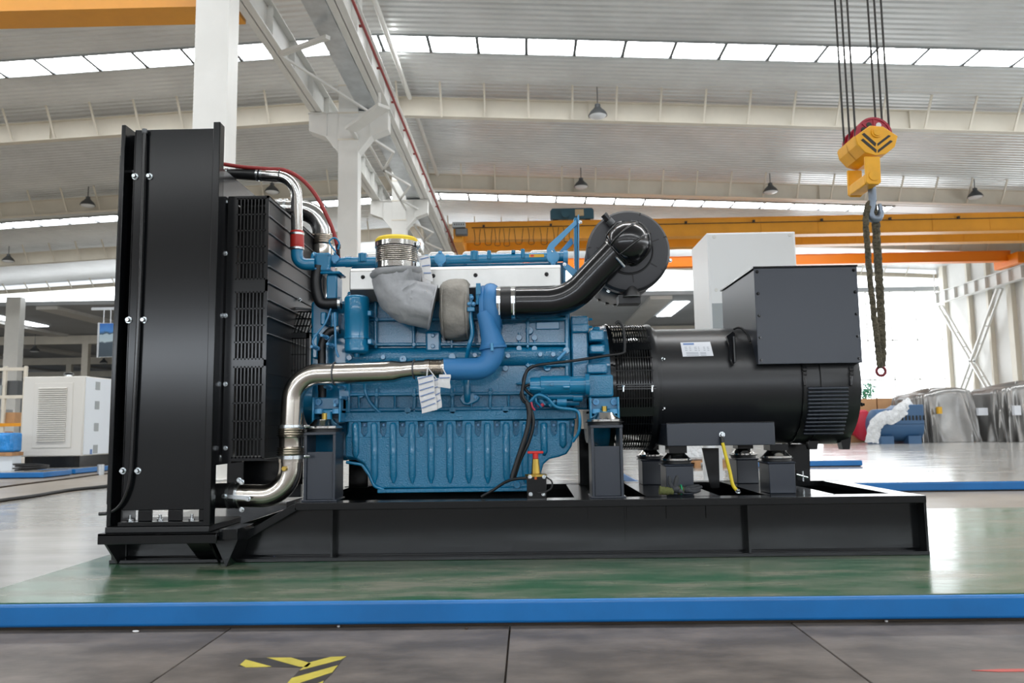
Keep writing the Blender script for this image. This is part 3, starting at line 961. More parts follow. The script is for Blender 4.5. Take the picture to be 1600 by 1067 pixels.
# solid back wall of the guard, with rods
yb1 = 4.87
m = MB(); m.box(gx1 - .003, gx1, YG + .003, yb1, Zp(560, 4.2, 450), gz1); back = gp('fan_back_guard', m, M['guard_black'])
mm = MB(); mm.box(gx0 + .01, gx1 - .006, YG + .16, YG + .17, gz0 + .01, gz1 - .01); gp('dark_filler', mm, M['black_deep'], back)  # dark sheet added so the slots look shaded behind
for k in range(9):
    z = gz1 - .02 - k * .082
    mm = MB(); mm.cyl((gx1 + .004, YG, z), (gx1 + .004, yb1, z), .004, n=6); gp('guard_rod', mm, M['weld'], back)
m = MB(); m.box(gx1 - .003, gx1, YG + .003, 4.6, gz0, Zp(560, 4.2, 450)); gp('lower_back_panel', m, M['guard_black'], back)
for k in range(7):
    z = gz0 + .03 + k * .062
    mm = MB(); mm.box(gx1, gx1 + .003, YG + .02, 4.55, z, z + .004); gp('panel_seam', mm, M['black_deep'], back)
m = MB(); m.box(gx0, gx1, YG + .003, yb1, gz1 - .004, gz1); gp('top_lid', m, M['black'], back)
m = MB(); m.box(gx0, gx1 - .02, 4.06, 4.5, gz0 - .14, gz0 - .135); m.box(gx0, gx1 + .10, 4.05, 4.06, gz0 - .14, gz0 - .02); gp('bottom_tray', m, M['black'], back)
# far slotted mesh that lets the bright hall through
m = MB(); m.grid((Xp(468, 4.9, 450), 4.9, Zp(500, 4.9, 480)), (Xp(503, 4.9, 450) - Xp(468, 4.9, 450), 0, 0), (0, 0, Zp(418, 4.9, 480) - Zp(500, 4.9, 480)), 7, 3, .006, .006, (0, 1, 0), .003)
gp('far_mesh_guard', m, M['weld'])
# belt guards facing the camera
YBG = 4.16
m = MB(); m.box(Xp(440, YBG, 560), Xp(449, YBG, 560), YBG, YBG + .003, Zp(598, YBG, 460), Zp(520, YBG, 460))
m.box(Xp(478, YBG, 560), Xp(483, YBG, 560), YBG, YBG + .003, Zp(605, YBG, 460), Zp(520, YBG, 460))
m.box(Xp(440, YBG, 560), Xp(483, YBG, 560), YBG, YBG + .003, Zp(529, YBG, 460), Zp(520, YBG, 460))
bg1 = gp('belt_guard', m, M['black'])
m = MB(); m.grid((Xp(447, YBG, 560), YBG, Zp(605, YBG, 460)), (Xp(479, YBG, 560) - Xp(447, YBG, 560), 0, 0), (0, 0, Zp(528, YBG, 460) - Zp(605, YBG, 460)), 7, 3, .006, .006, (0, 1, 0), .003)
gp('slotted_panel', m, M['black'], bg1)
a = P(443, 521, YBG); b = P(455, 486, YBG + .12); c = P(500, 484, YBG + .12); d = P(481, 521, YBG)
m = MB(); m.grid(a, d - a, b - a, 7, 3, .007, .008, (0, .3, -1), .003)
sl = gp('slanted_guard', m, M['black'])
m = MB(); m.grid(d, c - d, Vector((.03, .12, .0)), 4, 2, .007, .007, (0, 0, 1), .003); gp('slotted_panel', m, M['black'], sl)
m = MB(); m.bar(P(440, 480, 4.2), P(500, 485, 4.3), .02, .012); gp('stay_bar', m, M['weld'], sl)
for px, py in ((457, 469), (468, 468)): bolt(back, P(px, py, 4.25), r=.009, h=.012)
for px, py in ((438, 511), (442, 511.5), (438, 530.5), (440, 590)): bolt(bg1, P(px, py, YBG - .01), r=.006, h=.01)
m = MB(); m.cyl(P(441, 515, YBG - .01), P(438.5, 600, YBG - .01), .003, n=6); gp('stay_rod', m, M['weld'], bg1)

# ---------------------------------------------------------------- coolant and charge air pipes at the front end
D1 = 4.1
def pipe(name, pts, r, material, fr=.05, parent=None, n=24, seg=10):
    m = MB(); m.tube(fillet(pts, fr, seg), r, n)
    return gp(name, m, material, parent, smooth=60)
pa = [P(352, 271, D1 - .05), P(409, 274, D1 - .05)]
m = MB(); m.lathe(pa[0], pa[1] - pa[0], [(0, .026), (.165, .029), (.17, .029), (.19, .028)], 24); bh = gp('black_coupling', m, M['rubber'])
for t in (.03, .86, .97):
    p = pa[0].lerp(pa[1], t); m = MB(); m.lathe(p, pa[1] - pa[0], [(0, .0315), (.012, .0315)], 24); gp('hose_clamp', m, M['zinc'], bh)
ppos = [P(409, 274, D1 - .05), P(463, 277, D1 - .05), P(464, 368, D1 - .04)]
cp = pipe('coolant_pipe', ppos, .030, M['chrome'], .11)
p = P(438, 275, D1 - .05); m = MB(); m.torus(p, (1, 0, 0), .031, .003, 24, 6); gp('cable_tie', m, M['rubber'], cp)
m = MB(); m.lathe(P(464, 361, D1 - .04), P(464.5, 391, D1 - .04) - P(464, 361, D1 - .04), [(0, .032), (.005, .035), (.095, .036), (.10, .033)], 24); rs = gp('red_silicone_coupling', m, M['red_sil'])
for py in (364.5, 387): m = MB(); m.lathe(P(464, py, D1 - .04), (0, 0, -1), [(0, .0375), (.011, .0375)], 24); gp('hose_clamp', m, M['zinc'], rs)
pipe('coolant_elbow', [P(464, 391, D1 - .04), P(464.5, 413, D1 - .04), P(492, 413, D1 - .03)], .031, M['eblue_s'], .05)
# large charge air pipe behind
D2 = 4.62
cap = pipe('charge_air_pipe', [P(430, 328, D2), P(504, 330, D2), P(505, 372, D2)], .062, M['chrome'], .14)
for px in (437, 446): m = MB(); m.lathe(P(px, 329, D2), (1, 0, 0), [(0, .070), (.016, .070)], 24); gp('hose_clamp', m, M['zinc'], cap)
m = MB(); prof = [(0, .064)]
for k in range(5): prof += [(.008 + k * .012, .072), (.014 + k * .012, .064)]
prof += [(.075, .066), (.13, .068), (.135, .072), (.15, .072)]
m.lathe(P(504.5, 368, D2), (0, 0, -1), prof, 32); gp('bellows', m, M['steel'], cap, smooth=50)
pipe('charge_air_pipe', [P(505, 395, D2), P(500, 430, D2), P(495, 470, D2)], .05, M['rubber'], .1)
# red overflow hose
q = [(346, 256), (380, 261), (420, 264), (445, 266), (470, 279), (492, 303), (510, 336), (521, 362), (527, 385), (529, 405)]
m = MB(); m.tube(spline([P(a, b, D1 - .08 + .012 * i) for i, (a, b) in enumerate(q)], 8), .0105, 12); gp('red_hose', m, M['red_hose'], smooth=60)
# blue loop
q = [(528, 394), (518, 380), (520, 374), (527, 372), (533, 380), (531, 390)]
m = MB(); m.tube(spline([P(a - 3, b, 4.05) for a, b in q], 6), .005, 8); gp('blue_loop_wire', m, M['eblue_s'], smooth=60)

# ---------------------------------------------------------------- engine block
YK = 4.12
ex0, ex1 = Xp(541, YK), Xp(893, YK)
kz0, kz1 = Zp(656, YK, 720), Zp(452, YK, 720)
m = MB(); m.box(ex0, ex1, YK, 4.72, kz0, kz1)
block = gp('engine_block', m, M['eblue'], bevel=.01, label='blue cast iron engine block with ribs')
# head and rocker level behind the covers
m = MB(); m.box(ex0 + .01, ex1 - .02, YK + .05, 4.70, kz1, Zp(412, YK + .05, 720)); gp('cylinder_head', m, M['eblue_s'], bevel=.01)
for k in range(6):
    x = ex0 + .10 + k * (ex1 - ex0 - .06) / 6
    m = MB(); m.box(x - .06, x + .085, 4.28, 4.62, Zp(412, YK + .05, 720), Zp(396, 4.35, 720)); gp('rocker_cover', m, M['alu'], bevel=.02, seg=3)
def rib(x0, z0, x1, z1, w=.017, h=.030, parent=None):
    m = MB()
    if abs(x1 - x0) > abs(z1 - z0): m.plate([(x0, z0 - w / 2), (x1, z1 - w / 2), (x1, z1 + w / 2), (x0, z0 + w / 2)], YK - h, YK + .002)
    else: m.plate([(x0 - w / 2, z0), (x1 - w / 2, z1), (x1 + w / 2, z1), (x0 + w / 2, z0)], YK - h, YK + .002)
    return gp('rib', m, M['eblue'], block, bevel=.006)
def ribpx(a, b, c, d, w=.017, h=.030):
    p, q = P(a, b, YK), P(c, d, YK); return rib(p.x, p.z, q.x, q.z, w, h)
for x in (589, 648, 707, 766, 825):
    ribpx(x, 655, x + .5, 606); 
    ribpx(x - .5, 545, x - 1, 470)
for x in (562, 618, 678, 737, 795, 842, 868):
    ribpx(x, 640, x, 617, .012)
for y0, y1 in ((500, 499), (539, 538)): ribpx(543, y0, 885, y1)
ribpx(543, 617, 885, 614); ribpx(543, 641, 893, 637, .02)
ribpx(543, 464, 885, 462); ribpx(885, 462, 886, 655, .022); ribpx(825, 571, 886, 571); ribpx(806, 600, 886, 598, .012)
for x, y in ((590, 500), (648, 539), (590, 617), (648, 617), (707, 617), (766, 614), (825, 571)):
    p = P(x, y, YK); s = .016
    m = MB(); m.plate([(p.x - s, p.z), (p.x, p.z - s), (p.x + s, p.z), (p.x, p.z + s)], YK - .033, YK); gp('rib_node', m, M['eblue'], block, bevel=.004)
# oil gallery bulge
a, b = P(543, 560, YK + .02), P(888, 556, YK + .02)
m = MB(); m.cyl(a, b, .055, n=20); gp('oil_gallery', m, M['eblue'], block, smooth=60)
# bosses and screwed plugs
def boss(px, py, r, h=.02, hole=False, D=None, name='boss'):
    p = P(px, py, (D or YK))
    m = MB(); m.lathe(p, (0, -1, 0), [(-.01, r * 1.08), (h * .8, r), (h, r * .9)] + ([(h, r * .35), (h - .008, r * .3)] if hole else []), 18)
    return gp(name, m, M['eblue_s'], block)
for px, py, r, ho in ((632, 562, .019, True), (601, 559, .013, False), (565, 618, .014, True), (549, 560, .014, False), (708, 559, .019, False), (827, 517, .021, True),
                      (811, 528, .016, False), (811, 545, .015, False), (835, 528, .016, False), (835, 545, .015, False), (844, 555, .012, False), (864, 555, .012, False),
                      (855, 574, .021, True), (794, 557, .012, False), (790, 576, .015, True), (743, 556, .012, False), (884, 549, .018, False), (584, 490, .014, False), (584, 535, .014, False), (636, 452, .01, False)):
    boss(px, py, r, .05 if 548 < py < 566 else .026, ho)
for x, ya, yb in ((811, 520, 545), (835, 528, 548), (632, 548, 560)):
    m = MB(); m.tube([P(x, ya, YK - .015), P(x, yb, YK - .015)], .006, 8); gp('oil_line', m, M['eblue_s'], block)
m = MB(); m.box(Xp(839, YK), Xp(876, YK), YK - .010, YK, Zp(515, YK, 850), Zp(503, YK, 850)); gp('data_plate', m, M['eblue_s'], block, bevel=.004)
# mounting pad plate with two bolts
p0, p1 = P(666, 551, YK), P(690, 518, YK)
m = MB(); m.box(p0.x, p1.x, YK - .035, YK, p0.z, p1.z); pad = gp('mounting_pad', m, M['eblue_s'], block, bevel=.012)
for py in (524, 541): bolt(pad, P(676.5, py, YK - .035), r=.012, h=.012, material=M['eblue_s'])
# drain cover with tube below turbo
p = P(733, 623, YK)
m = MB(); m.plate([(p.x - .05, p.z), (p.x - .028, p.z + .03), (p.x + .03, p.z + .026), (p.x + .06, p.z + .006), (p.x + .045, p.z - .014), (p.x + .0, p.z - .034), (p.x - .03, p.z - .03)], YK - .03, YK); dc = gp('drain_cover', m, M['eblue_s'], block, bevel=.006)
bolt(dc, P(743, 621, YK - .03), r=.009, h=.01, material=M['eblue_l'])
m = MB(); m.tube(fillet([P(729, 590, YK - .05), P(730, 618, YK - .05), P(730, 626, YK - .02)], .02), .017, 14); gp('drain_tube', m, M['eblue_s'], dc, smooth=60)
# dipstick tube
m = MB(); m.tube(spline([P(570, 595, YK - .03), P(571, 612, YK - .03), P(578, 628, YK - .03), P(590, 641, YK - .03), P(599, 650, YK - .03)], 6), .008, 10); gp('dipstick_tube', m, M['eblue_s'], smooth=60)
m = MB(); m.box(Xp(592, YK), Xp(605, YK), YK - .05, YK, Zp(659, YK, 598), Zp(651, YK, 598)); gp('dipstick_socket', m, M['eblue_s'], bevel=.004)
# strip between block and pan
YP = 4.10
m = MB(); m.box(Xp(540, YP), Xp(899, YP), YP - .036, YP + .1, Zp(657, YP, 720), Zp(642, YP, 720)); strip = gp('pan_flange', m, M['eblue'], bevel=.004)
for px, py in ((637, 641), (707, 641), (790, 640)):
    p = P(px, py, YP - .036); m = MB(); m.lathe(p, (0, 1, 0), [(0, .016), (.04, .016)], 16); gp('flange_lug', m, M['eblue'], strip)
m = MB(); m.box(Xp(713, YP), Xp(722, YP), YP - .040, YP, Zp(651, YP, 720), Zp(648, YP, 720)); gp('drain_slot', m, M['eblue_s'], strip, bevel=.002)

# ---------------------------------------------------------------- oil pan
def pz(l): return [(P(a, b, YP).x, P(a, b, YP).z) for a, b in l]
out = pz([(541, 657), (899, 654), (897, 678), (893, 697), (885, 709), (872, 714), (858, 717), (849, 725), (845, 740), (843, 765), (592, 767), (583, 760), (577, 745), (568, 726), (555, 719), (541, 718)])
m = MB(); m.plate(out, YP, 4.68)
pan = gp('oil_pan', m, M['eblue'], bevel=.012, seg=3, label='blue ribbed oil pan')
inner = pz([(541, 682), (897, 680), (893, 697), (885, 709), (872, 714), (858, 717), (849, 725), (845, 740), (843, 762), (596, 763), (587, 757), (581, 743), (570, 724), (557, 716), (541, 714)])
m = MB(); m.plate(inner, YP - .030, YP); gp('pan_face', m, M['eblue'], pan, bevel=.010, seg=3)
x0 = 556.0
k = 0
while x0 < 893:
    bot = 755 if 583 < x0 < 842 else (712 if x0 >= 842 else 715)
    if x0 > 870: bot = 700
    a, b = P(x0 - .8, 660, YP - .032), P(x0, bot, YP - .030)
    m = MB(); m.tube([a, a.lerp(b, .04), a.lerp(b, .88), b], [.010, .0185, .0185, .006], 14); gp('pan_rib', m, M['eblue'], pan, smooth=60)
    xm = x0 + 14.7
    if x0 < 880:
        q = [(xm - 24.4, 657), (xm - 5, 657), (xm - 4.6, 676), (xm - 1, 681), (xm - 1, 684), (xm - 28, 684), (xm - 28, 681), (xm - 24.8, 676)]
        m = MB(); m.plate([(P(u, v, YP).x, P(u, v, YP).z) for u, v in q], YP - .0305, YP); gp('pan_tooth', m, M['eblue'], pan, bevel=.004)
        bolt(pan, P(xm, 664, YP - .002), r=.006, h=.010, material=M['eblue_l'])
    x0 += 29.45; k += 1
m = MB(); m.box(Xp(592, YP), Xp(846, YP), YP - .036, YP + .1, Zp(768, YP, 720), Zp(762, YP, 720)); gp('pan_foot', m, M['eblue'], pan, bevel=.004)
boss(808, 757, .018, .03, True, YP - .03, 'drain_plug')
# dark inspection shell at the pan's left corner
m = MB(); m.tube(fillet([P(541, 722, YP - .028), P(566, 726, YP - .028), P(577, 742, YP - .028), P(585, 760, YP - .028), P(600, 765, YP - .028)], .03), .008, 8); gp('pan_edge', m, M['eblue_s'], pan, smooth=60)

# ---------------------------------------------------------------- silver covers along the head
YV = 4.02
z1, zm, z0 = Zp(419, YV, 720), Zp(450, YV, 720), Zp(465, YV, 720)
vx0, vx1 = Xp(546, YV, 440), Xp(877, YV, 440)
m = MB(); m.prism([(vx0, YV, z1 - .005), (vx0, YV, zm), (vx0, YV + .05, z0), (vx0, YV + .16, z0), (vx0, YV + .16, z1 + .02), (vx0, YV + .02, z1 + .012)], (vx1 - vx0, 0, 0))
cov = gp('manifold_cover', m, M['alu'], bevel=.006, label='long brushed aluminium cover')
m = MB(); m.prism([(vx0 + .004, YV - .001, zm), (vx0 + .004, YV + .045, z0 - .004), (vx0 + .004, YV + .05, z0 - .002)], (vx1 - vx0 - .008, 0, 0)); gp('cover_reflection', m, M['weld'], cov)  # darker strip paints the dark reflection on the cover's lower face
for px, py in ((567, 433), (677, 431), (743, 430), (854, 428.5)):
    bolt(cov, P(px, py, YV), r=.008, h=.012, material=M['black'])
m = MB(); m.box(Xp(736, YV), Xp(880, YV), YV + .045, YV + .2, Zp(474, YV + .04, 800), z0 + .005); gp('heat_shield', m, M['black'], cov, bevel=.01)
# coolant rail above
YC = 4.14
cr = MB(); cr.tube([P(517, 410, YC), P(700, 406, YC), P(884, 401, YC)], .0255, 20); rail_o = gp('coolant_rail', cr, M['eblue_s'], smooth=60)
for px, w in ((545, 5), (667, 3), (700, 3), (727, 3)):
    y = 410 - (px - 517) * .024
    m = MB(); m.lathe(P(px - w, y, YC), (1, 0, 0), [(0, .029), (w * 2 * .0033, .029)], 20); gp('rail_joint', m, M['eblue_s'], rail_o)
for px, py, r in ((524, 404, .022), (688, 405, .031), (864, 402, .033)):
    p = P(px, py, YC - .025)
    m = MB(); m.lathe(p, (0, -1, 0), [(-.02, r), (.012, r), (.014, r * .9)], 20); m.plate([(p.x - r * .5, p.z + r * .7), (p.x + r * .5, p.z + r * .7), (p.x + r * .25, p.z + r * 1.35), (p.x - r * .25, p.z + r * 1.35)], p.y - .012, p.y + .02); m.plate([(p.x - r * .5, p.z - r * .7), (p.x + r * .5, p.z - r * .7), (p.x + r * .25, p.z - r * 1.35), (p.x - r * .25, p.z - r * 1.35)], p.y - .012, p.y + .02)
    f = gp('blank_flange', m, M['eblue_l'], rail_o)
    bolt(f, p + Vector((0, -.013, r * 1.05)), r=.006, h=.008, material=M['eblue_l']); bolt(f, p + Vector((0, -.013, -r * 1.05)), r=.006, h=.008, material=M['eblue_l'])
for px, py, w, h in ((566, 402, 13, 14), (741, 399, 12, 15), (764, 398, 6, 14), (817, 396, 6, 15), (802, 393, 6, 5)):
    a, b = P(px - w / 2, py + h / 2, YC - .03), P(px + w / 2, py - h / 2, YC - .03)
    m = MB(); m.box(a.x, b.x, YC - .032, YC + .02, a.z, b.z); m.cyl(((a.x + b.x) / 2, YC - .03, a.z), ((a.x + b.x) / 2, YC - .03, b.z), (b.x - a.x) * .3, n=12); gp('rail_bracket', m, M['eblue_s'], rail_o, bevel=.004)
a, b = P(827, 402, YC - .026), P(850, 397, YC - .026)
m = MB(); m.box(a.x, b.x, YC - .0275, YC - .022, a.z, b.z); yl = gp('warning_label', m, M['label_yellow'], rail_o)
a, b = P(829, 401, YC - .028), P(834, 398, YC - .028); m = MB(); m.box(a.x, b.x, YC - .0282, YC - .0274, a.z, b.z); gp('label_mark', m, M['red_plastic'], yl)
m = MB(); m.cyl(P(880, 402, YC), P(887, 402, YC), .036, n=20); gp('end_flange', m, M['eblue_l'], rail_o)
# thermostat housing
a, b = P(491, 424, YC - .06), P(516, 394, YC - .06)
m = MB(); m.box(a.x, b.x, YC - .06, YC + .06, a.z, b.z); m.lathe(P(491, 408, YC), (1, 0, 0), [(-.01, .05), (.012, .05)], 20); th = gp('thermostat_housing', m, M['eblue_s'], bevel=.012, seg=3)
for px, py in ((494, 397), (494, 420), (513, 397), (513, 420)): bolt(th, P(px, py, YC - .06), r=.006, h=.008, material=M['eblue_l'])
m = MB(); m.cyl(P(529, 398, YC - .03), P(529, 385, YC - .03), .008, n=10); m.cyl(P(529, 388, YC - .03), P(529, 382, YC - .03), .012, n=10); gp('temperature_sender', m, M['rubber'], th)

# ---------------------------------------------------------------- front end brackets, pump, hoses
a, b = P(514, 470, 4.16), P(531, 432, 4.16)
m = MB(); m.box(a.x, b.x, 4.10, 4.22, a.z, b.z); m.box(P(500, 430, 4.1).x, P(533, 430, 4.1).x, 4.08, 4.22, b.z, b.z + .015); gp('pump_bracket', m, M['eblue_s'], bevel=.008)
for (q, r) in (([(497, 415), (494, 440), (497, 462), (505, 474), (533, 474)], .030), ([(503, 610), (503, 560), (504, 536), (514, 519), (531, 515)], .021)):
    pts = [P(a, b, 4.10) for a, b in q]
    m = MB(); m.tube(spline(pts, 8), r, 18); h = gp('black_hose', m, M['rubber'], smooth=60)
    m = MB(); m.lathe(pts[-1] + Vector((-.014, 0, 0)), (1, 0, 0), [(0, r * 1.1), (.014, r * 1.1)], 18); gp('hose_clamp', m, M['zinc'], h)
m = MB(); m.tube([P(504, 590, 4.10), P(503, 650, 4.10)], .021, 16); lh = gp('lower_hose', m, M['rubber'], smooth=60)
m = MB(); m.cyl(P(503.5, 621, 4.10), P(503.4, 630, 4.10), .026, n=18); gp('hose_sleeve', m, M['eblue_l'], lh)
# crank pulley cover, gear case
m = MB(); m.box(Xp(484, 4.2), Xp(545, 4.2), 4.2, 4.66, Zp(720, 4.2, 510), Zp(470, 4.2, 510)); gc = gp('gear_case', m, M['eblue_s'], bevel=.015)
m = MB(); m.cyl(P(486, 620, 4.3), P(500, 620, 4.3), .16, n=28); gp('crank_pulley', m, M['eblue_s'], gc)
for a, b, c, d, y in ((516, 512, 528, 487, 4.12), (487, 560, 497, 520, 4.15), (500, 508, 509, 487, 4.10)):
    p, q = P(a, b, y), P(c, d, y); m = MB(); m.box(p.x, q.x, y, y + .12, p.z, q.z); gp('gear_case_lug', m, M['eblue_s'], gc, bevel=.008)
for px, py in ((512, 528), (538, 606), (532, 634), (541, 622), (517, 606), (497, 545), (521, 541)): bolt(gc, P(px, py, 4.08), r=.009, h=.10, material=M['eblue_l'])
m = MB(); m.tube(spline([P(517, 482, 4.06), P(508, 505, 4.06), P(491, 527, 4.06), P(489, 537, 4.06), P(496, 544, 4.06)], 6), .005, 8); gp('fuel_line', m, M['eblue_l'], gc, smooth=60)
m = MB(); m.tube(spline([P(523, 488, 4.05), P(524, 520, 4.05), P(525, 545, 4.05), P(529, 558, 4.05)], 6), .006, 8); gp('fuel_line', m, M['eblue_l'], gc, smooth=60)
m = MB(); m.box(Xp(530, 4.1), Xp(548, 4.1), 4.08, 4.2, Zp(656, 4.1, 540), Zp(595, 4.1, 540)); gp('gear_case_cover', m, M['eblue_s'], gc, bevel=.006)
# oil filter canister
fx, fy = P(557, 500, 4.02).x, 4.03
zt, zbm = Zp(463, 4.0, 557), Zp(548, 4.0, 557)
H = zt - zbm
m = MB(); m.lathe((fx, fy, zbm), (0, 0, 1), [(-.012, .03), (-.008, .052), (0, .060), (H * .10, .062), (H * .12, .060), (H * .22, .060), (H * .225, .065), (H * .26, .065), (H * .265, .063), (H * .62, .063), (H * .63, .0645), (H * .96, .0645), (H, .060), (H + .006, .05)], 36)
fil = gp('oil_filter', m, M['eblue_s'], smooth=40)
for py in (490, 534):
    p = P(578, py, 4.02); m = MB(); m.box(p.x - .01, p.x + .012, 4.0, 4.12, p.z - .014, p.z + .014); gp('filter_bracket', m, M['eblue_s'], fil, bevel=.004)
m = MB(); m.lathe((fx, fy, zbm - .03), (0, 0, 1), [(0, .012), (.02, .016)], 12); gp('drain_cock', m, M['eblue_s'], fil)

# ---------------------------------------------------------------- coolant return pipe, polished, in front of the block
YS = 3.88
rr = .053
pts = [P(690, 577, YS), P(655, 577, YS), P(620, 578, YS), P(607, 581, YS), P(459, 586, YS), P(455, 668, YS)]
path = fillet([pts[4] + (pts[3] - pts[4]) * 1.0, pts[4], pts[5]], .13, 14)
m = MB(); m.tube(path, rr, 32); sp = gp('coolant_return_pipe', m, M['steel'], smooth=60, label='polished stainless coolant pipe')
m = MB(); m.tube([path[0] + Vector((-.01, 0, 0)), path[0] + Vector((.03, 0, .003)), path[0] + Vector((.065, 0, .006)), P(648, 576.5, YS), P(672, 576, YS)], [rr, rr, .044, .042, .042], 32); gp('pipe_reducer', m, M['steel'], sp, smooth=60)
m = MB(); prof = [(0, .046), (.02, .048)]
for k in range(6): prof += [(.024 + k * .010, .049), (.029 + k * .010, .042)]
prof += [(.088, .048), (.108, .046)]
m.lathe(P(664, 576, YS), (1, 0, .0), prof, 32); gp('bellows', m, M['steel'], sp, smooth=50)
# lower bellows and elbow
def cl(py, D, px, r=.061, h=.018): 
    m = MB(); m.lathe(P(px, py, D), (0, 0, -1), [(0, r), (h, r)], 32); return m
m = MB(); prof = [(0, .056)]
for k in range(4): prof += [(.008 + k * .011, .068), (.013 + k * .011, .060)]
prof += [(.055, .056), (.095, .056)]
for k in range(4): prof += [(.100 + k * .011, .068), (.105 + k * .011, .060)]
prof += [(.150, .058), (.17, .058)]
m.lathe(P(455, 667, YS), (0, 0, -1), prof, 32); gp('bellows', m, M['steel'], sp, smooth=50)
for py in (664, 711): 
    c = gp('pipe_clamp', cl(py, YS, 454.5), M['zinc'], sp)
    bolt(sp, P(476, py + 2, YS - .03), d=(1, 0, 0), r=.007, h=.02)
pts = fillet([P(454, 715, YS), P(452, 775, YS), P(372, 774, YS - .02)], .13, 14)
m = MB(); m.tube(pts, .054, 32); el = gp('outlet_elbow', m, M['steel'], smooth=60)
m = MB(); m.lathe(P(445, 732, YS - .058), (0, -1, 0), [(-.02, .013), (.014, .013), (.016, .011)], 6); gp('brass_plug', m, M['brass'], el)
m = MB(); m.lathe(P(374, 774, YS - .02), (-1, 0, 0), [(0, .056), (.006, .060), (.05, .060), (.16, .058)], 32); bc = gp('black_coupling', m, M['rubber'], el)
for px in (358, 371): m = MB(); m.lathe(P(px, 774, YS - .02), (1, 0, 0), [(0, .063), (.014, .063)], 32); gp('hose_clamp', m, M['zinc'], bc)
m = MB(); m.bar(P(350, 775, YS - .085), P(388, 778, YS - .085), .006, .018); gp('tie_bar', m, M['zinc'], el)
for px, py in ((350, 775), (388, 779), (374, 750), (378, 753), (332, 771), (333, 794), (378, 796)): bolt(el, P(px, py, YS - .09), r=.009, h=.012)
# white bonding ties round the pipe
for px in (524, 648):
    q = [P(px, 566 if px > 600 else 561, YS - rr * .2)]
    r1 = rr + .003 if px < 600 else .045
    c = P(px, 577 if px > 600 else 583.5, YS)
    arc = [c + Vector((0, -math.cos(t) * r1, math.sin(t) * r1)) for t in [1.5 - 3.1 * i / 12 for i in range(13)]]
    arc = [a + Vector((.006 * math.sin(i / 12 * PI) * (-1), 0, 0)) for i, a in enumerate(arc)]
    m = MB(); m.tube(arc, .004, 8); gp('wire_loop', m, M['weld'], sp, smooth=60)

# ---------------------------------------------------------------- exhaust elbow in grey jacket, bellows, yellow cap
YE2 = 3.93
R = .110
p0 = P(620, 423, YE2); p1 = P(622, 471, YE2); p2 = P(684, 476, YE2)
path = fillet([p0 + Vector((0, 0, -.004)), P(619, 468, YE2), P(676, 480, YE2 + .02)], .11, 12)
rs = []
for i, p in enumerate(path):
    t = i / (len(path) - 1); rs.append(R * (1.10 - .02 * math.sin(t * 9)) if t < .1 else R * (1.06 - .04 * t))
m = MB(); m.tube(path, rs, 40)
rnd = random.Random(5)
# creases of the cloth: a real ripple in the surface
nv = []
for v in m.v:
    a = math.atan2(v.z - p1.z, v.x - p1.x)
    w = .0085 * math.sin(a * 17 + v.y * 20) * max(0, min(1, (v.x - p0.x + .05) / .12)) + .003 * math.sin(v.y * 60 + a * 5)
    c = min(path, key=lambda q: (q - v).length)
    d = (v - c)
    nv.append(v + (d.normalized() * w if d.length > 1e-6 else Vector()))
m.v = nv
jk = gp('exhaust_jacket', m, M['jacket'], smooth=70, label='grey cloth insulation jacket on the exhaust elbow')
m = MB(); m.lathe(path[0] + Vector((0, 0, -.03)), (-.12, 0, 1), [(0, R * 1.09), (.02, R * 1.2), (.028, R * 1.2), (.03, R * .98)], 40); gp('seam', m, M['jacket'], jk, smooth=60)
m = MB(); m.torus(path[-1], path[-1] - path[-2], R * 1.02, .005, 40, 8); gp('seam', m, M['jacket'], jk, smooth=60)
for px, py in ((665, 456), (675, 463)): 
    m = MB(); m.cyl(P(px, py, YE2 - .07), P(px, py, YE2 - .09), .006, n=10); gp('lacing_hook', m, M['zinc'], jk)
zb0 = P(620, 422, YE2).z; zb1 = P(620, 379, YE2).z
H = zb1 - zb0
bx = P(620, 400, YE2).x
m = MB(); prof = [(-.012, .104), (0, .104)]
for k in range(8): prof += [(H * .26 + k * H * .066, .105), (H * .26 + k * H * .066 + H * .033, .097)]
prof += [(H * .80, .102), (H, .104)]
m = MB(); m.lathe((bx, YE2, zb0), (0, 0, 1), [(-.012, .104), (0, .104), (H * .2, .097), (H * .8, .097), (H, .104)], 48); be = gp('exhaust_bellows', m, M['weld'], smooth=50)  # core in darker steel paints the shade between the rings
for k in range(8):
    m = MB(); m.torus((bx, YE2, zb0 + H * (.27 + k * .068)), (0, 0, 1), .1015, .0040, 48, 8); gp('convolution', m, M['steel'], be, smooth=60)
for za, zb in ((.02, .22), (.80, .97)):
    m = MB(); m.lathe((bx, YE2, zb0 + H * za), (0, 0, 1), [(0, .109), (H * (zb - za), .109)], 48); gp('v_clamp', m, M['chrome'], be)
for py in (384, 416):
    m = MB(); m.box(P(652, py, YE2).x, P(658, py, YE2).x, YE2 - .05, YE2 - .01, P(655, py + 4, YE2).z, P(655, py - 4, YE2).z); gp('clamp_lock', m, M['zinc'], be, bevel=.003)
m = MB(); m.lathe((bx, YE2, zb1 - .002), (0, 0, 1), [(-.01, .108), (.012, .107), (.022, .098), (.026, .05), (.027, .01)], 48); gp('yellow_cap', m, M['yellow'], be, label='yellow plastic transport cap')
# grey wrap tag behind bellows
m = MB()
q = [(652, 400), (671, 399), (674, 430), (672, 452), (660, 440), (656, 420)]
m.plate([(P(a, b, 3.97).x, P(a, b, 3.97).z) for a, b in q], 3.965, 3.972); gp('jacket_tail', m, M['paper'], jk, bevel=.002)

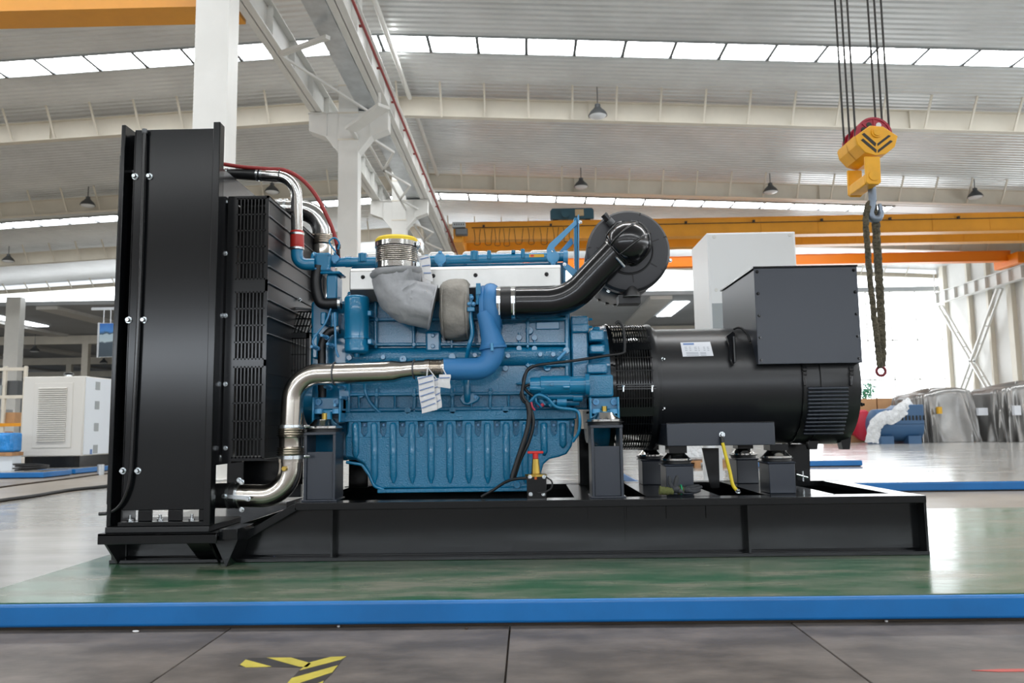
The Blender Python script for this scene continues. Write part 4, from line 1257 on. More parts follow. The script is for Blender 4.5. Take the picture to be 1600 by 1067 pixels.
# turbine blanket (drum lying along the crank axis, wrapped in cloth)
tx0, tx1 = Xp(686, 3.93, 480), Xp(732, 3.93, 480)
tc = P(709, 482, 4.0)
m = MB()
n = 48; L = 9
for i in range(L + 1):
    t = i / L
    x = tx0 + (tx1 - tx0) * t
    rad0 = .155 * (1 - .16 * abs(2 * t - 1) ** 4)
    for k in range(n):
        a = 2 * PI * k / n
        rr2 = rad0 * (1 + .02 * math.sin(a * 9 + t * 3) + .012 * math.sin(a * 23 + t * 7))
        m.v.append(Vector((x + .004 * math.sin(a * 7), tc.y + .08 + math.cos(a) * rr2 * .95, tc.z + .006 + math.copysign(abs(math.sin(a)) ** .72, math.sin(a)) * rr2 * 1.03)))
for i in range(L):
    for k in range(n):
        k2 = (k + 1) % n
        m.f.append((i * n + k, i * n + k2, (i + 1) * n + k2, (i + 1) * n + k))
m.f.append(tuple(range(n))); m.f.append(tuple(L * n + k for k in range(n)))
tb = gp('turbine_blanket', m, M['jacket2'], smooth=60, label='grey quilted blanket round the turbine housing')
for x in (tx0 + .012, tx1 - .014):
    m = MB(); m.torus((x, tc.y + .08, tc.z), (1, 0, 0), .150, .004, 48, 6); gp('seam', m, M['jacket2'], tb, smooth=60)

# turbocharger compressor
cx0 = P(760, 485, 3.98)
cc = Vector((cx0.x, 4.06, P(760, 484, 3.98).z))
m = MB(); m.lathe(cc + Vector((-.035, 0, 0)), (1, 0, 0), [(0, .13), (.012, .138), (.022, .138), (.024, .10)], 40); turbo = gp('compressor_housing', m, M['eblue_m'], label='matte blue turbocharger compressor')
m = MB(); m.torus(cc + Vector((.020, 0, 0)), (1, 0, 0), .100, .050, 40, 16); gp('volute', m, M['eblue_m'], turbo, smooth=60)
m = MB(); m.lathe(cc + Vector((.0, 0, 0)), (1, 0, 0), [(0, .09), (.06, .082), (.075, .078)], 32); gp('inlet_neck', m, M['eblue_m'], turbo)
ys = 3.93
m = MB(); m.tube([P(757, 490, ys + .02), P(764, 515, ys), P(769, 532, ys), P(770, 540, ys)], [.040, .044, .056, .064], 24); gp('outlet_duct', m, M['eblue_m'], turbo, smooth=60)
m = MB(); m.lathe(P(770, 540, ys), Vector((.1, 0, -1)), [(0, .064), (.006, .069), (.016, .069), (.02, .062)], 32); rg = gp('outlet_clamp', m, M['eblue_m'], turbo)
m = MB(); m.cyl(P(768, 536, ys - .072), P(769, 548, ys - .072), .008, n=10); gp('clamp_bolt', m, M['eblue_l'], rg)
path = fillet([P(770, 544, ys), P(774, 576, ys), P(692, 577, YS)], .10, 12)
m = MB(); m.tube(path, [.058 - .004 * min(1, i / 6) for i in range(len(path))], 28); gp('charge_pipe', m, M['eblue_m'], turbo, smooth=60)
m = MB(); m.cyl(P(747, 448, 3.96), P(747, 476, 3.96), .012, n=10); m.box(P(744, 455, 3.95).x, P(751, 455, 3.95).x, 3.94, 3.99, P(747, 460, 3.95).z, P(747, 443, 3.95).z); gp('actuator', m, M['eblue_s'], turbo)
m = MB(); m.tube(spline([P(736, 460, 3.97), P(735, 490, 3.97), P(738, 520, 3.97), P(733, 540, 3.97), P(729, 560, 4.0)], 6), .011, 12); ol = gp('turbo_oil_line', m, M['eblue_s'], turbo, smooth=60)
m = MB(); m.box(P(730, 488, 3.95).x, P(742, 488, 3.95).x, 3.94, 3.99, P(736, 487, 3.95).z, P(736, 480, 3.95).z); gp('oil_line_flange', m, M['eblue_s'], turbo, bevel=.003)
for px, py in ((733, 475), (740, 475), (737, 465)): bolt(ol, P(px, py, 3.95), r=.008, h=.012, material=M['eblue_l'])

# ---------------------------------------------------------------- air intake: hump hose, black tube, boot, air filter
YI = 4.0
zc = 474
m = MB(); m.lathe(P(777, zc, YI), P(806, zc - .5, YI) - P(777, zc, YI), [(0, .078), (.012, .080), (.034, .082), (.062, .082), (.084, .080), (.096, .078)], 36); hh = gp('intake_hump_hose', m, M['rubber'])
for px in (776.5, 799):
    m = MB(); m.lathe(P(px, zc, YI), (1, 0, 0), [(0, .0835), (.019, .0835)], 36); c = gp('band_clamp', m, M['chrome'], hh)
    m = MB(); m.cyl(P(px + 3, zc - 3, YI - .088), P(px + 3.5, zc + 18, YI - .082), .0045, n=8); m.box(P(px, zc, YI).x, P(px + 6, zc, YI).x, YI - .094, YI - .082, P(px, zc + 4, YI).z, P(px, zc - 6, YI).z); gp('clamp_screw', m, M['zinc'], hh)
a, b, c = P(803, 473.5, YI), P(888, 472.5, YI), P(966, 390, YI - .06)
path = fillet([a, b, c], .26, 14)
m = MB(); m.tube(path, .077, 40); it = gp('intake_tube', m, M['gloss_black'], smooth=60, label='glossy black intake tube')
d = (c - b).normalized()
m = MB(); m.lathe(c - d * .02, d, [(0, .081), (.022, .081)], 40); gp('band_clamp', m, M['chrome'], it)
m = MB(); m.cyl(P(963, 402, YI - .14), P(976, 417, YI - .13), .006, n=8); gp('clamp_screw', m, M['zinc'], it)
# boot: bulged elbow turning into the filter
fc = P(982, 392, 3.98); fc_axis = Vector((0, 1, 0))
bootp = fillet([c + d * .0, P(996, 362, YI - .11), Vector((fc.x + .02, 4.0, fc.z + .02))], .085, 10)
rs = [.084 + .030 * math.sin(PI * (i / (len(bootp) - 1)) ** .8) for i in range(len(bootp))]
m = MB(); m.tube(bootp, rs, 36); boot = gp('rubber_elbow', m, M['gloss_black'], smooth=60)
# ribs of the boot
u0 = d.cross(Vector((0, 1, 0))).normalized()
for k in range(5):
    ang = -1.1 + k * .75
    off = [(math.cos(ang), math.sin(ang))]
    rp2 = []
    for i, p in enumerate(bootp):
        t = (bootp[min(i + 1, len(bootp) - 1)] - bootp[max(0, i - 1)]).normalized()
        nrm = u0 - t * u0.dot(t); nrm.normalize(); bi = t.cross(nrm)
        rp2.append(p + (nrm * math.cos(ang) + bi * math.sin(ang)) * rs[i])
    m = MB(); m.tube(rp2, .006, 8); gp('boot_rib', m, M['gloss_black'], boot, smooth=60)
for i in (0, len(bootp) // 2 + 1):
    t = (bootp[i + 1] - bootp[max(0, i - 1)]).normalized()
    m = MB(); m.torus(bootp[i], t, rs[i], .006, 36, 8); gp('boot_ring', m, M['gloss_black'], boot, smooth=60)
RF = .212
m = MB(); m.lathe((fc.x, 3.96, fc.z), (0, 1, 0), [(0, .09), (.004, .115), (.010, .12), (.014, RF - .03), (.018, RF - .012), (.035, RF), (.09, RF), (.10, RF - .012), (.15, RF - .012), (.16, RF - .006), (.36, RF - .010), (.50, RF - .018), (.60, RF - .022), (.62, RF - .06)], 56)
af = gp('air_filter', m, M['filter_black'], label='large round black air filter housing')
for k in range(7):
    a = math.radians(20 + k * 51.4)
    p = Vector((fc.x, 3.968, fc.z)); dv = Vector((math.cos(a), 0, math.sin(a)))
    m = MB(); m.bar(p + dv * .125 + Vector((0, .003, 0)), p + dv * (RF - .006) + Vector((0, .012, 0)), .006, .005, up=(0, -1, 0)); gp('face_groove', m, M['black_deep'], af)
m = MB(); m.torus((fc.x, 3.968, fc.z), (0, 1, 0), .122, .0035, 48, 6); gp('face_ring', m, M['black_deep'], af)
a = P(943, 335, 3.945); b = P(958, 351, 3.955)
m = MB(); m.cyl(a, b, .018, n=14); ind = gp('restriction_indicator', m, M['gloss_black'], af)
m = MB(); m.cyl(P(951, 344, 3.93), P(957, 350, 3.935), .0195, n=14); gp('indicator_window', m, M['weld'], af)
m = MB(); m.lathe(P(987, 462, 4.0), (0, 0, -1), [(-.06, .02), (-.03, .035), (0, .044), (.006, .044)], 20); m.box(P(965, 470, 4.05).x, P(999, 470, 4.05).x, 4.0, 4.1, P(985, 476, 4.05).z, P(985, 463, 4.05).z); gp('dust_valve', m, M['rubber'], af)
m = MB(); m.lathe(P(987, 463, 4.0), (0, 0, -1), [(0, .046), (.004, .046)], 20); gp('valve_rim', m, M['weld'], af)
for px, py in ((951, 454), (1047, 407)): bolt(af, P(px, py, 4.05), r=.008, h=.012)
for k in range(7):
    a = math.radians(-150 + k * 14)
    p = Vector((fc.x + math.cos(a) * (RF - .02), 4.565, fc.z + math.sin(a) * (RF - .02)))
    m = MB(); m.bar(p, p + Vector((0, -.05, 0)), .02, .012); gp('rear_clip', m, M['rubber'], af)
# blue support bracket of the filter
YQ = 4.13
def strap(pl, D, th=.008, name='bracket_arm', material=None, par=None):
    m = MB(); m.plate([(P(a, b, D).x, P(a, b, D).z) for a, b in pl], D, D + th); return gp(name, m, material or M['eblue_l'], par, bevel=.001)
br = strap([(897, 340), (902, 340), (902, 432), (898, 432)], YQ, .06, 'filter_bracket', M['eblue_s'])
strap([(903, 335), (905, 335), (905, 420), (903, 428)], YQ - .01, .14, 'bracket_plate', M['eblue_l'], br)
strap([(900, 343), (901, 351), (866, 387), (866, 400), (855, 400), (854, 389), (858, 381)], YQ - .012, .008, 'bracket_arm', M['eblue_l'], br)
strap([(893, 371), (896, 380), (876, 401), (867, 401)], YQ + .14, .008, 'bracket_arm', M['eblue_l'], br)
strap([(882, 409), (901, 422), (895, 432), (880, 417)], YQ - .02, .008, 'bracket_arm', M['eblue_l'], br)
strap([(880, 412), (884, 412), (884, 450), (880, 450)], YQ - .01, .10, 'bracket_leg', M['eblue_s'], br)
for px, py in ((907, 347), (863, 393), (882, 413)): bolt(br, P(px, py, YQ - .02), r=.007, h=.01)

# ---------------------------------------------------------------- flywheel housing, starter, engine rear
AX = Vector((0, 4.41, .924))
fx0, fx1 = Xp(893, 4.15), Xp(958, 4.12)
m = MB(); m.box(fx0, Xp(921, 4.12), 4.11, 4.72, Zp(640, 4.15, 910), Zp(493, 4.11, 910)); fw = gp('flywheel_housing', m, M['eblue'], bevel=.01)
m = MB(); m.lathe((Xp(921, 4.12), AX.y, AX.z), (1, 0, 0), [(0, .30), (.06, .335), (fx1 - Xp(921, 4.12) - .02, .342), (fx1 - Xp(921, 4.12), .342)], 56); gp('bell_ring', m, M['eblue'], fw)
for (a, b, c, d, y) in ((921, 533, 944, 515, 4.06), (922, 552, 945, 538, 4.04), (917, 584, 949, 567, 4.03), (893, 520, 920, 505, 4.09), (926, 516, 938, 510, 4.10), (918, 620, 958, 585, 3.97)):
    p, q = P(a, b, y), P(c, d, y); m = MB(); m.box(p.x, q.x, y, 4.3, p.z, q.z); gp('housing_lug', m, M['eblue'], fw, bevel=.010, seg=3)
for px, py in ((919.5, 499), (919.5, 511)): bolt(fw, P(px, py, 4.14), d=(1, 0, 0), r=.007, h=.016, material=M['eblue_s'])
m = MB(); m.tube([P(884, 549, 4.06), P(871, 562, 4.05)], .008, 10); gp('lifting_rod', m, M['eblue_l'], fw)
# starter
sy = 3.97
a, b = P(828, 602, sy), P(916, 601, sy)
L = (b - a).length
m = MB(); m.lathe(a, b - a, [(0, .036), (.008, .040), (L * .18, .040), (L * .19, .047), (L * .70, .047), (L * .71, .043), (L, .043)], 32); st = gp('starter_motor', m, M['eblue_s'], smooth=40)
m = MB(); m.cyl(P(828, 606, sy - .03), P(850, 607, sy - .03), .014, n=12); gp('starter_terminal', m, M['eblue_s'], st)
m = MB(); m.lathe(P(914, 601, sy), (1, 0, 0), [(0, .052), (.02, .056)], 24); gp('starter_flange', m, M['eblue_s'], st)
boss(862, 600, .009, .012, False, sy - .045)
m = MB(); m.cyl(P(880, 605, sy - .045), P(890, 605, sy - .045), .009, n=10); m.cyl(P(835, 619, sy + .02), P(895, 619, sy + .02), .018, n=14); gp('solenoid', m, M['eblue_s'], st)
# fuel pump cluster below the starter
rnd = random.Random(11)
fp = None
for (a, b, c, d, y, r) in ((848, 628, 905, 628, 4.03, .020), (870, 628, 885, 628, 4.0, .026), (895, 620, 910, 620, 4.0, .024), (842, 622, 850, 634, 4.0, .016), (858, 634, 868, 626, 4.0, .014)):
    m = MB(); m.cyl(P(a, b, y), P(c, d, y), r, n=16)
    o = gp('fuel_pump' if fp is None else 'pump_fitting', m, M['eblue_s'], fp)
    fp = fp or o
for px, py in ((846, 634), (840, 634.5), (829, 640)):
    m = MB(); m.cyl(P(px, py, 3.98), P(px + 3, py - 3, 3.98), .009, n=10); gp('red_fitting', m, M['red_fit'], fp)
m = MB(); m.tube(spline([P(828, 628, 3.96), P(840, 617, 3.95), P(855, 622, 3.95), P(870, 636, 3.96), P(900, 641, 3.97), P(906, 655, 3.97), P(904, 675, 3.98), P(895, 690, 4.0)], 8), .008, 10); gp('fuel_hose', m, M['eblue_s'], fp, smooth=60)
m = MB(); m.tube(spline([P(846, 636, 3.98), P(838, 628, 3.96), P(838, 618, 3.96), P(848, 614, 3.96), P(856, 618, 3.97)], 8), .006, 8); gp('fuel_hose', m, M['eblue_s'], fp, smooth=60)
# engine feet
for px, D in ((512, 3.99), (945, 3.97)):
    p = P(px, 655, D)
    a, b = P(px - 24, 655, D), P(px + 22, 620, D)
    m = MB()
    m.box(a.x, b.x, D, D + .2, P(px, 647, D).z, P(px, 640, D).z)
    m.box(a.x, a.x + .012, D - .02, D + .2, P(px, 660, D).z, b.z); m.box(b.x - .012, b.x, D - .02, D + .2, P(px, 660, D).z, b.z)
    m.box(a.x, b.x, D + .03, D + .2, P(px, 640, D).z, b.z)
    f = gp('engine_foot', m, M['eblue_s'], bevel=.005)
    m = MB(); m.cyl(P(px, 655, D), P(px, 643, D), .022, n=16); gp('foot_boss', m, M['eblue_s'], f)
    for q in (px - 14, px + 14):
        m = MB(); m.lathe(P(q, 628, D + .03), (0, -1, 0), [(0, .017), (.016, .016), (.016, .007), (.008, .007)], 16); gp('foot_bolt', m, M['eblue_l'], f)
        m = MB(); m.cyl(P(q, 646, D), P(q, 639, D), .022, n=16); gp('foot_washer', m, M['eblue_l'], f)

# ---------------------------------------------------------------- pedestals and rubber mounts
def dome(parent, p, s=1.0):
    m = MB(); m.lathe(p, (0, 0, 1), [(0, .088 * s), (.010 * s, .088 * s), (.012 * s, .078 * s), (.036 * s, .055 * s), (.044 * s, .05 * s)], 28); o = gp('mount_dome', m, M['chrome'], parent)
    m = MB(); m.lathe(p, (0, 0, -1), [(0, .095 * s), (.004, .095 * s), (.006, .085 * s), (.02 * s, .085 * s)], 28); gp('mount_rubber', m, M['rubber'], parent)
    m = MB(); m.cyl(p + Vector((0, 0, .044 * s)), p + Vector((0, 0, .075 * s)), .014 * s, n=10); gp('mount_stud', m, M['brass'], parent)
def pedestal(pxa, pxb, py1, pym, D, label=None):
    x0, x1 = P(pxa, 700, D).x, P(pxb, 700, D).x
    z0 = ZT; z1 = P((pxa + pxb) / 2, py1, D).z; zm = P((pxa + pxb) / 2, pym, D).z
    m = MB()
    t = .010; d = .17
    m.box(x0 - .004, x0 + t, D, D + d, z0, z1 - .012); m.box(x1 - t, x1 + .004, D, D + d, z0, z1 - .012)
    m.box(x0 - .006, x1 + .006, D - .004, D + d, z1 - .014, z1)
    m.box(x0 - .012, x1 + .014, D - .006, D + d, z0, z0 + .008)
    m.plate([(x0 + t, z0 + .008), (x1 - t, z0 + .008), (x1 - t, zm), (x0 + t, zm)], D + .010, D + .018)
    o = gp('mount_pedestal', m, M['black_box'], bevel=.002)
    m = MB(); m.box(x0 + t, x1 - t, D + d - .01, D + d, z0, z0 + (zm - z0) * .6); gp('back_plate', m, M['black'], o)
    dome(o, Vector(((x0 + x1) / 2, D + .085, z1 + .018)))
    return o
pedestal(476, 523, 675, 706, 3.885)
pedestal(925, 972, 664, 697, 3.885)
# far pedestals
for pxa, pxb in ((545, 575), (905, 922)):
    x0, x1 = P(pxa, 700, 4.72).x, P(pxb, 700, 4.72).x
    m = MB(); m.box(x0, x1, 4.72, 4.88, ZT, .70); gp('far_pedestal', m, M['black'], bevel=.004)

# ---------------------------------------------------------------- alternator
ax0, ax1 = Xp(957, 4.1), Xp(1028, 4.1)
bx1 = Xp(1346, 4.12)
RA = .318
m = MB(); m.lathe((ax1, AX.y, AX.z), (1, 0, 0), [(-.03, .342), (-.012, .346), (0, .346), (.003, RA + .012), (.02, RA + .010), (.022, RA), (bx1 - ax1 - .22, RA), (bx1 - ax1 - .215, RA + .006), (bx1 - ax1 - .05, RA + .006), (bx1 - ax1 - .01, RA - .004), (bx1 - ax1, RA - .03), (bx1 - ax1 + .02, RA - .12), (bx1 - ax1 + .022, .05)], 80)
alt = gp('alternator_body', m, M['alt_black'], smooth=40, label='round black alternator')
# fan drum with slots
m = MB(); m.lathe((ax0 + .02, AX.y, AX.z), (1, 0, 0), [(0, .26), (ax1 - ax0 - .03, .26)], 48); gp('fan_hub', m, M['black_deep'], alt)
m = MB(); m.lathe((ax0 - .012, AX.y, AX.z), (1, 0, 0), [(0, .33), (.002, .352), (.016, .352), (.018, .342), (.028, .342)], 72); drum = gp('fan_screen', m, M['black'], alt)
ring = MB()
nr = 14
for k in range(nr):
    x = ax0 + .03 + k * (ax1 - ax0 - .065) / (nr - 1)
    ring.lathe((x - .0026, AX.y, AX.z), (1, 0, 0), [(0, .338), (0, .3425), (.0052, .3425), (.0052, .338), (0, .338)], 72, caps=False)
o = gp('screen_ring', ring, M['black'], drum); o['kind'] = 'stuff'
for k in range(30):
    a = 2 * PI * k / 30
    wide = .05 if k % 5 == 2 else .007
    e = Vector((0, math.cos(a), math.sin(a))); p = Vector((ax0 + .012, AX.y, AX.z)) + e * .341
    m = MB(); m.bar(p, p + Vector((ax1 - ax0 - .03, 0, 0)), wide, .004, up=e); gp('screen_bar', m, M['black'], drum)
z = P(990, 604, 4.07).z
for dz, nm in ((0, 'screen_joint'), (-.012, 'screen_joint')):
    m = MB(); m.box(ax0 + .02, ax1 - .015, 4.055, 4.075, z + dz - .003, z + dz + .003); gp(nm, m, M['black'], drum)
for px in (974, 1019):
    m = MB(); m.cyl(P(px, 602, 4.05), P(px, 612, 4.05), .005, n=8); m.cyl(P(px, 602, 4.05), P(px, 604, 4.05), .008, n=6); gp('screen_bolt', m, M['zinc'], drum)
for py in (561, 638): bolt(alt, P(1035, py, 4.12), d=(.6, -.8, 0), r=.007, h=.012)
# label plate on the curved flank
def onskin(px, py, dr=.001):
    """point on the alternator's round flank at a pixel"""
    r = CROT @ Vector(((px - 800.0) / FPX, -(py - 533.5) / FPX, -1.0))
    o = Vector((0, 0, CAMZ)); Rr = RA + dr
    A = r.y ** 2 + r.z ** 2; B = 2 * ((o.y - AX.y) * r.y + (o.z - AX.z) * r.z); C = (o.y - AX.y) ** 2 + (o.z - AX.z) ** 2 - Rr * Rr
    t = (-B - math.sqrt(max(0, B * B - 4 * A * C))) / (2 * A)
    return o + r * t
def skin_patch(name, quad, material, parent, dr, n=6):
    m = MB()
    (a, b, c, d) = quad
    for j in range(n + 1):
        v = j / n
        for i in range(2):
            u = i
            x = (a[0] * (1 - u) + b[0] * u) * (1 - v) + (d[0] * (1 - u) + c[0] * u) * v
            y = (a[1] * (1 - u) + b[1] * u) * (1 - v) + (d[1] * (1 - u) + c[1] * u) * v
            m.v.append(onskin(x, y, dr))
    for j in range(n): m.f.append((j * 2, j * 2 + 1, j * 2 + 3, j * 2 + 2))
    return gp(name, m, material, parent, smooth=60)
lb = skin_patch('rating_label', [(1063, 535), (1109.5, 533.8), (1115, 556), (1067, 557.2)], M['label_white'], alt, .002)
skin_patch('label_heading', [(1067, 536.2), (1084, 535.8), (1084.5, 538.6), (1067.5, 539)], M['paper_blue'], lb, .0028, 3)
for yy in (542, 544.5, 547, 550.5, 552.5, 554.8):
    for xa, xb in ((1069, 1073), (1076, 1079), (1084, 1088), (1090, 1092), (1098, 1101), (1104, 1107)):
        if yy > 549: 
            if xa in (1069,): xa, xb = 1070, 1089
            elif xa == 1090: xa, xb = 1092, 1101
            else: continue
        s = (yy - 535) * .2
        skin_patch('label_print', [(xa + s - 1, yy), (xb + s - 1, yy), (xb + s - 1, yy + .7), (xa + s - 1, yy + .7)], M['label_grey'], lb, .0028, 1)
# lifting hook on the flank
m = MB(); q = [(1133, 527), (1143, 519.5), (1147, 522), (1149, 566), (1144, 572), (1139, 560), (1138, 540)]
pts = [onskin(a, b, .012) for a, b in q]
m.prism(pts, (0, -.02, .004)); hk = gp('lifting_hook', m, M['gloss_black'], alt, bevel=.002)
m = MB(); m.cyl(onskin(1146.5, 526, .04), onskin(1148.5, 566, .04), .004, n=8); gp('hook_edge', m, M['weld'], hk)
m = MB(); m.tube(spline([P(1147, 514, 4.25), P(1153, 512, 4.22), P(1160, 514, 4.2), P(1168, 523, 4.17), P(1172, 534, 4.15)], 6), .006, 8); gp('control_cable', m, M['rubber'], alt, smooth=60)
# louvres
for k in range(13):
    py = 607 + k * 5.75 + .12 * k
    a = onskin(1262 - (max(0, k - 6)) * 1.2, py, .006); b = onskin(1326 - max(0, k - 6) * 1.3, py - 1.0, .006)
    m = MB(); m.tube([a, a.lerp(b, .03), a.lerp(b, .97), b], [.003, .0075, .0075, .003], 8); gp('louvre', m, M['black_box'], alt, smooth=60)
for px in (1257, 1330):
    a = onskin(px - 1, 581, .01); b = onskin(px, 603, .012)
    m = MB(); m.bar(a, b, .014, .012, up=(0, -1, 0)); lt = gp('cover_latch', m, M['gloss_black'], alt, bevel=.003)
    m = MB(); m.bar(onskin(px - 3, 577, .008), onskin(px + 3, 577, .008), .02, .012, up=(0, -1, .4)); m.bar(onskin(px - 2, 584, .014), onskin(px + 3, 584, .014), .016, .012, up=(0, -1, .4)); gp('latch_hinge', m, M['gloss_black'], lt)
m = MB(); m.lathe((Xp(1253, 4.1), AX.y, AX.z), (1, 0, 0), [(0, RA + .002), (.001, RA + .009), (.006, RA + .009), (.007, RA + .002)], 80, caps=False); gp('cover_seam', m, M['black'], alt)
bolt(alt, P(1346, 632, 4.2), d=(1, 0, 0), r=.008, h=.012, material=M['black'])
for px in (1266, 1316):
    p = P(px, 690, 4.35); m = MB(); m.prism([(p.x - .03, 4.3, p.z + .03), (p.x + .03, 4.3, p.z + .03), (p.x + .018, 4.3, p.z - .04), (p.x - .018, 4.3, p.z - .04)], (0, .06, 0)); gp('foot_lug', m, M['black'], alt)
# terminal box
YT = 4.06
tx0, tx1 = P(1181, 490, YT).x, P(1343, 490, YT).x
tz0, tz1 = P(1260, 568, YT).z, P(1258, 418, YT).z
m = MB(); m.box(tx0 + .004, tx1 - .004, YT + .006, 4.76, tz0, tz1 - .003); tbx = gp('terminal_box', m, M['black_box'], bevel=.004, label='square dark grey terminal box')
m = MB(); m.box(tx0, tx1, YT, YT + .006, tz0, tz1); gp('front_cover', m, M['black_box'], tbx, bevel=.002)
m = MB(); m.box(tx0 - .004, tx1 + .004, YT - .004, 4.77, tz1, tz1 + .010); gp('lid', m, M['black'], tbx, bevel=.002)
m = MB(); m.box(tx0 - .012, tx1 - .03, YT + .05, 4.7, tz0 - .035, tz0); gp('box_plinth', m, M['black'], tbx)
for i in range(5):
    z = tz1 - .018 - i * (tz1 - tz0 - .04) / 4
    for x in (tx0 + .016, tx1 - .016): bolt(tbx, (x, YT, z), r=.0065, h=.008, material=M['black'])
for x in (.33, .66): bolt(tbx, (tx0 + (tx1 - tx0) * x, YT + .1, tz1 + .01), d=(0, 0, 1), r=.006, h=.006, material=M['black'])
# feet beam and its mounts
YM = 3.98
m = MB(); m.box(Xp(1042, YM, 680), Xp(1211, YM, 680), YM, YM + .86, Zp(696, YM, 1127), Zp(661, YM, 1127)); fb = gp('alternator_foot', m, M['black_box'], bevel=.003)
m = MB(); m.box(Xp(1042, YM, 680), Xp(1211, YM, 680), YM + .005, YM + .02, Zp(661.5, YM, 1127), Zp(659.5, YM, 1127)); gp('weld_bead', m, M['black'], fb)
def mountbox(pa, pb, pyt, pyb, D, side=.17):
    x0, x1 = P(pa, 745, D).x, P(pb, 745, D).x
    zt = P((pa + pb) / 2, pyt, D).z
    m = MB(); m.box(x0, x1, D, D + side, ZT, zt); m.box(x0 - .008, x1 + .004, D - .006, D + side + .006, zt, zt + .008)
    o = gp('mount_box', m, M['black_box'], bevel=.004)
    dome(o, Vector(((x0 + x1) / 2 - .0, D + side / 2, zt + .026)), .85)
    m = MB(); m.box((x0 + x1) / 2 - .045, (x0 + x1) / 2 + .045, D + .03, D + side - .03, zt + .062, max(zt + .085, Zp(696, YM, 1127))); gp('spacer_block', m, M['black'], o)
    return o
mountbox(1041, 1084, 728, 768, 4.0)
mountbox(1202, 1243, 724, 765, 4.0)
mountbox(1004, 1036, 720, 757, 4.68)
mountbox(1152, 1186, 718, 757, 4.68)
a = [P(1097, 700, 4.4), P(1123, 700, 4.4), P(1124, 747, 4.4), P(1110, 747, 4.4)]
for p in a[2:]: p.z = ZT
m = MB(); m.prism(a, (0, .012, 0)); gp('stop_bracket', m, M['black'])
a = [P(1229, 694, 4.5), P(1265, 694, 4.5), P(1266, 750, 4.5), P(1232, 750, 4.5)]
for p in a[2:]: p.z = ZT
m = MB(); m.prism(a, (0, .012, 0)); sb = gp('stop_bracket', m, M['black'])
m = MB(); m.cyl(P(1244, 741, 4.45), P(1262, 746, 4.45), .006, n=8); m.cyl(P(1254, 736, 4.45), P(1255, 752, 4.45), .005, n=8); gp('stop_bolt', m, M['zinc'], sb)
# earth strap
q = [(1129, 692), (1134, 712), (1140, 735), (1145, 757), (1152, 767)]
m = MB(); m.tube(spline([P(a, b, 3.955 - .01 * i) for i, (a, b) in enumerate(q)], 6), .0085, 10); es = gp('earth_strap', m, M['yg_wire'], smooth=60, label='yellow earth strap')
m = MB(); m.tube([P(1127.5, 682, 3.965), P(1129.5, 696, 3.955)], .009, 10); gp('strap_sleeve', m, M['rubber'], es)
bolt(es, P(1128, 679, YM), r=.011, h=.014); bolt(es, P(1153, 769, 3.90), d=(0, -.5, .8), r=.010, h=.012)

# ---------------------------------------------------------------- battery cut-off valve on the skid
x = P(838.5, 760, 3.85).x
z0 = ZT
m = MB(); m.box(P(823, 760, 3.85).x, P(854, 760, 3.85).x, 3.85, 3.87, z0 - .006, P(838, 746, 3.85).z); vb = gp('valve_bracket', m, M['black'], bevel=.003)
m = MB(); m.box(P(823, 760, 3.85).x, P(854, 760, 3.85).x, 3.85, 3.95, P(838, 747, 3.85).z, P(838, 744, 3.85).z); gp('bracket_shelf', m, M['black'], vb)
pz0, pz1, pz2 = P(836, 744, 3.89).z, P(836, 717, 3.89).z, P(836, 708, 3.89).z
xv = P(837, 730, 3.89).x
m = MB(); m.lathe((xv, 3.89, pz0), (0, 0, 1), [(0, .052), (.010, .052), (.012, .03), (.014, .022), (pz1 - pz0, .016)], 8); gp('brass_valve_body', m, M['brass'], vb)
m = MB(); m.cyl((xv, 3.89, pz1), (xv, 3.89, pz2), .014, n=14); m.bar((xv - .038, 3.89, pz2 + .004), (xv + .038, 3.89, pz2 + .004), .022, .012); gp('red_handle', m, M['red_plastic'], vb, bevel=.003, label='red T handle')
for px, py in ((829, 772), (849, 772), (828, 745), (850, 745)): bolt(vb, P(px, py, 3.848), r=.007, h=.008)
m = MB(); m.cyl(P(837, 749, 3.848), P(837, 744, 3.848), .008, n=10); gp('copper_stud', m, mat('copper', '#b8643c', .35, .9), vb)
m = MB(); m.tube(spline([P(851, 744, 3.85), P(862, 752, 3.85), P(861, 763, 3.85), P(850, 769, 3.845), P(840, 770, 3.845)], 6), .004, 8); gp('thin_cable', m, M['rubber'], vb, smooth=60)
m = MB(); m.tube(spline([P(823, 747, 3.86), P(808, 748, 3.87), P(790, 753, 3.9), P(770, 766, 3.92), P(752, 776, 3.93)], 6), .007, 8); gp('battery_cable', m, M['rubber'], vb, smooth=60)

# ---------------------------------------------------------------- wiring harness
q = [(962, 506), (966, 503), (972, 508), (975, 520), (976, 545), (972, 552), (945, 556), (900, 563), (858, 568), (838, 571), (825, 578), (818, 592), (819, 604), (824, 612), (834, 620)]
m = MB(); m.tube(spline([P(a, b, 4.02 if i < 6 else 4.02 - .012 * min(5, i - 5)) for i, (a, b) in enumerate(q)], 6), .0075, 10); gp('alternator_cable', m, M['rubber'], smooth=60)
q = [(834, 571), (823, 580), (818, 600), (816, 612), (818, 622), (824, 630), (827, 650), (823, 675), (815, 700), (805, 730), (800, 748)]
m = MB(); m.tube(spline([P(a, b, 3.93) for a, b in q], 6), [.008 if i < 30 else .013 for i in range(61)], 10); wh = gp('wiring_harness', m, M['rubber'], smooth=60)
q = [(830, 600), (820, 604), (814, 615), (817, 626), (826, 632)]
m = MB(); m.tube(spline([P(a, b, 3.95) for a, b in q], 6), .007, 10); gp('harness_branch', m, M['rubber'], wh, smooth=60)
q = [(828, 634), (833, 660), (826, 690), (812, 720), (803, 748)]
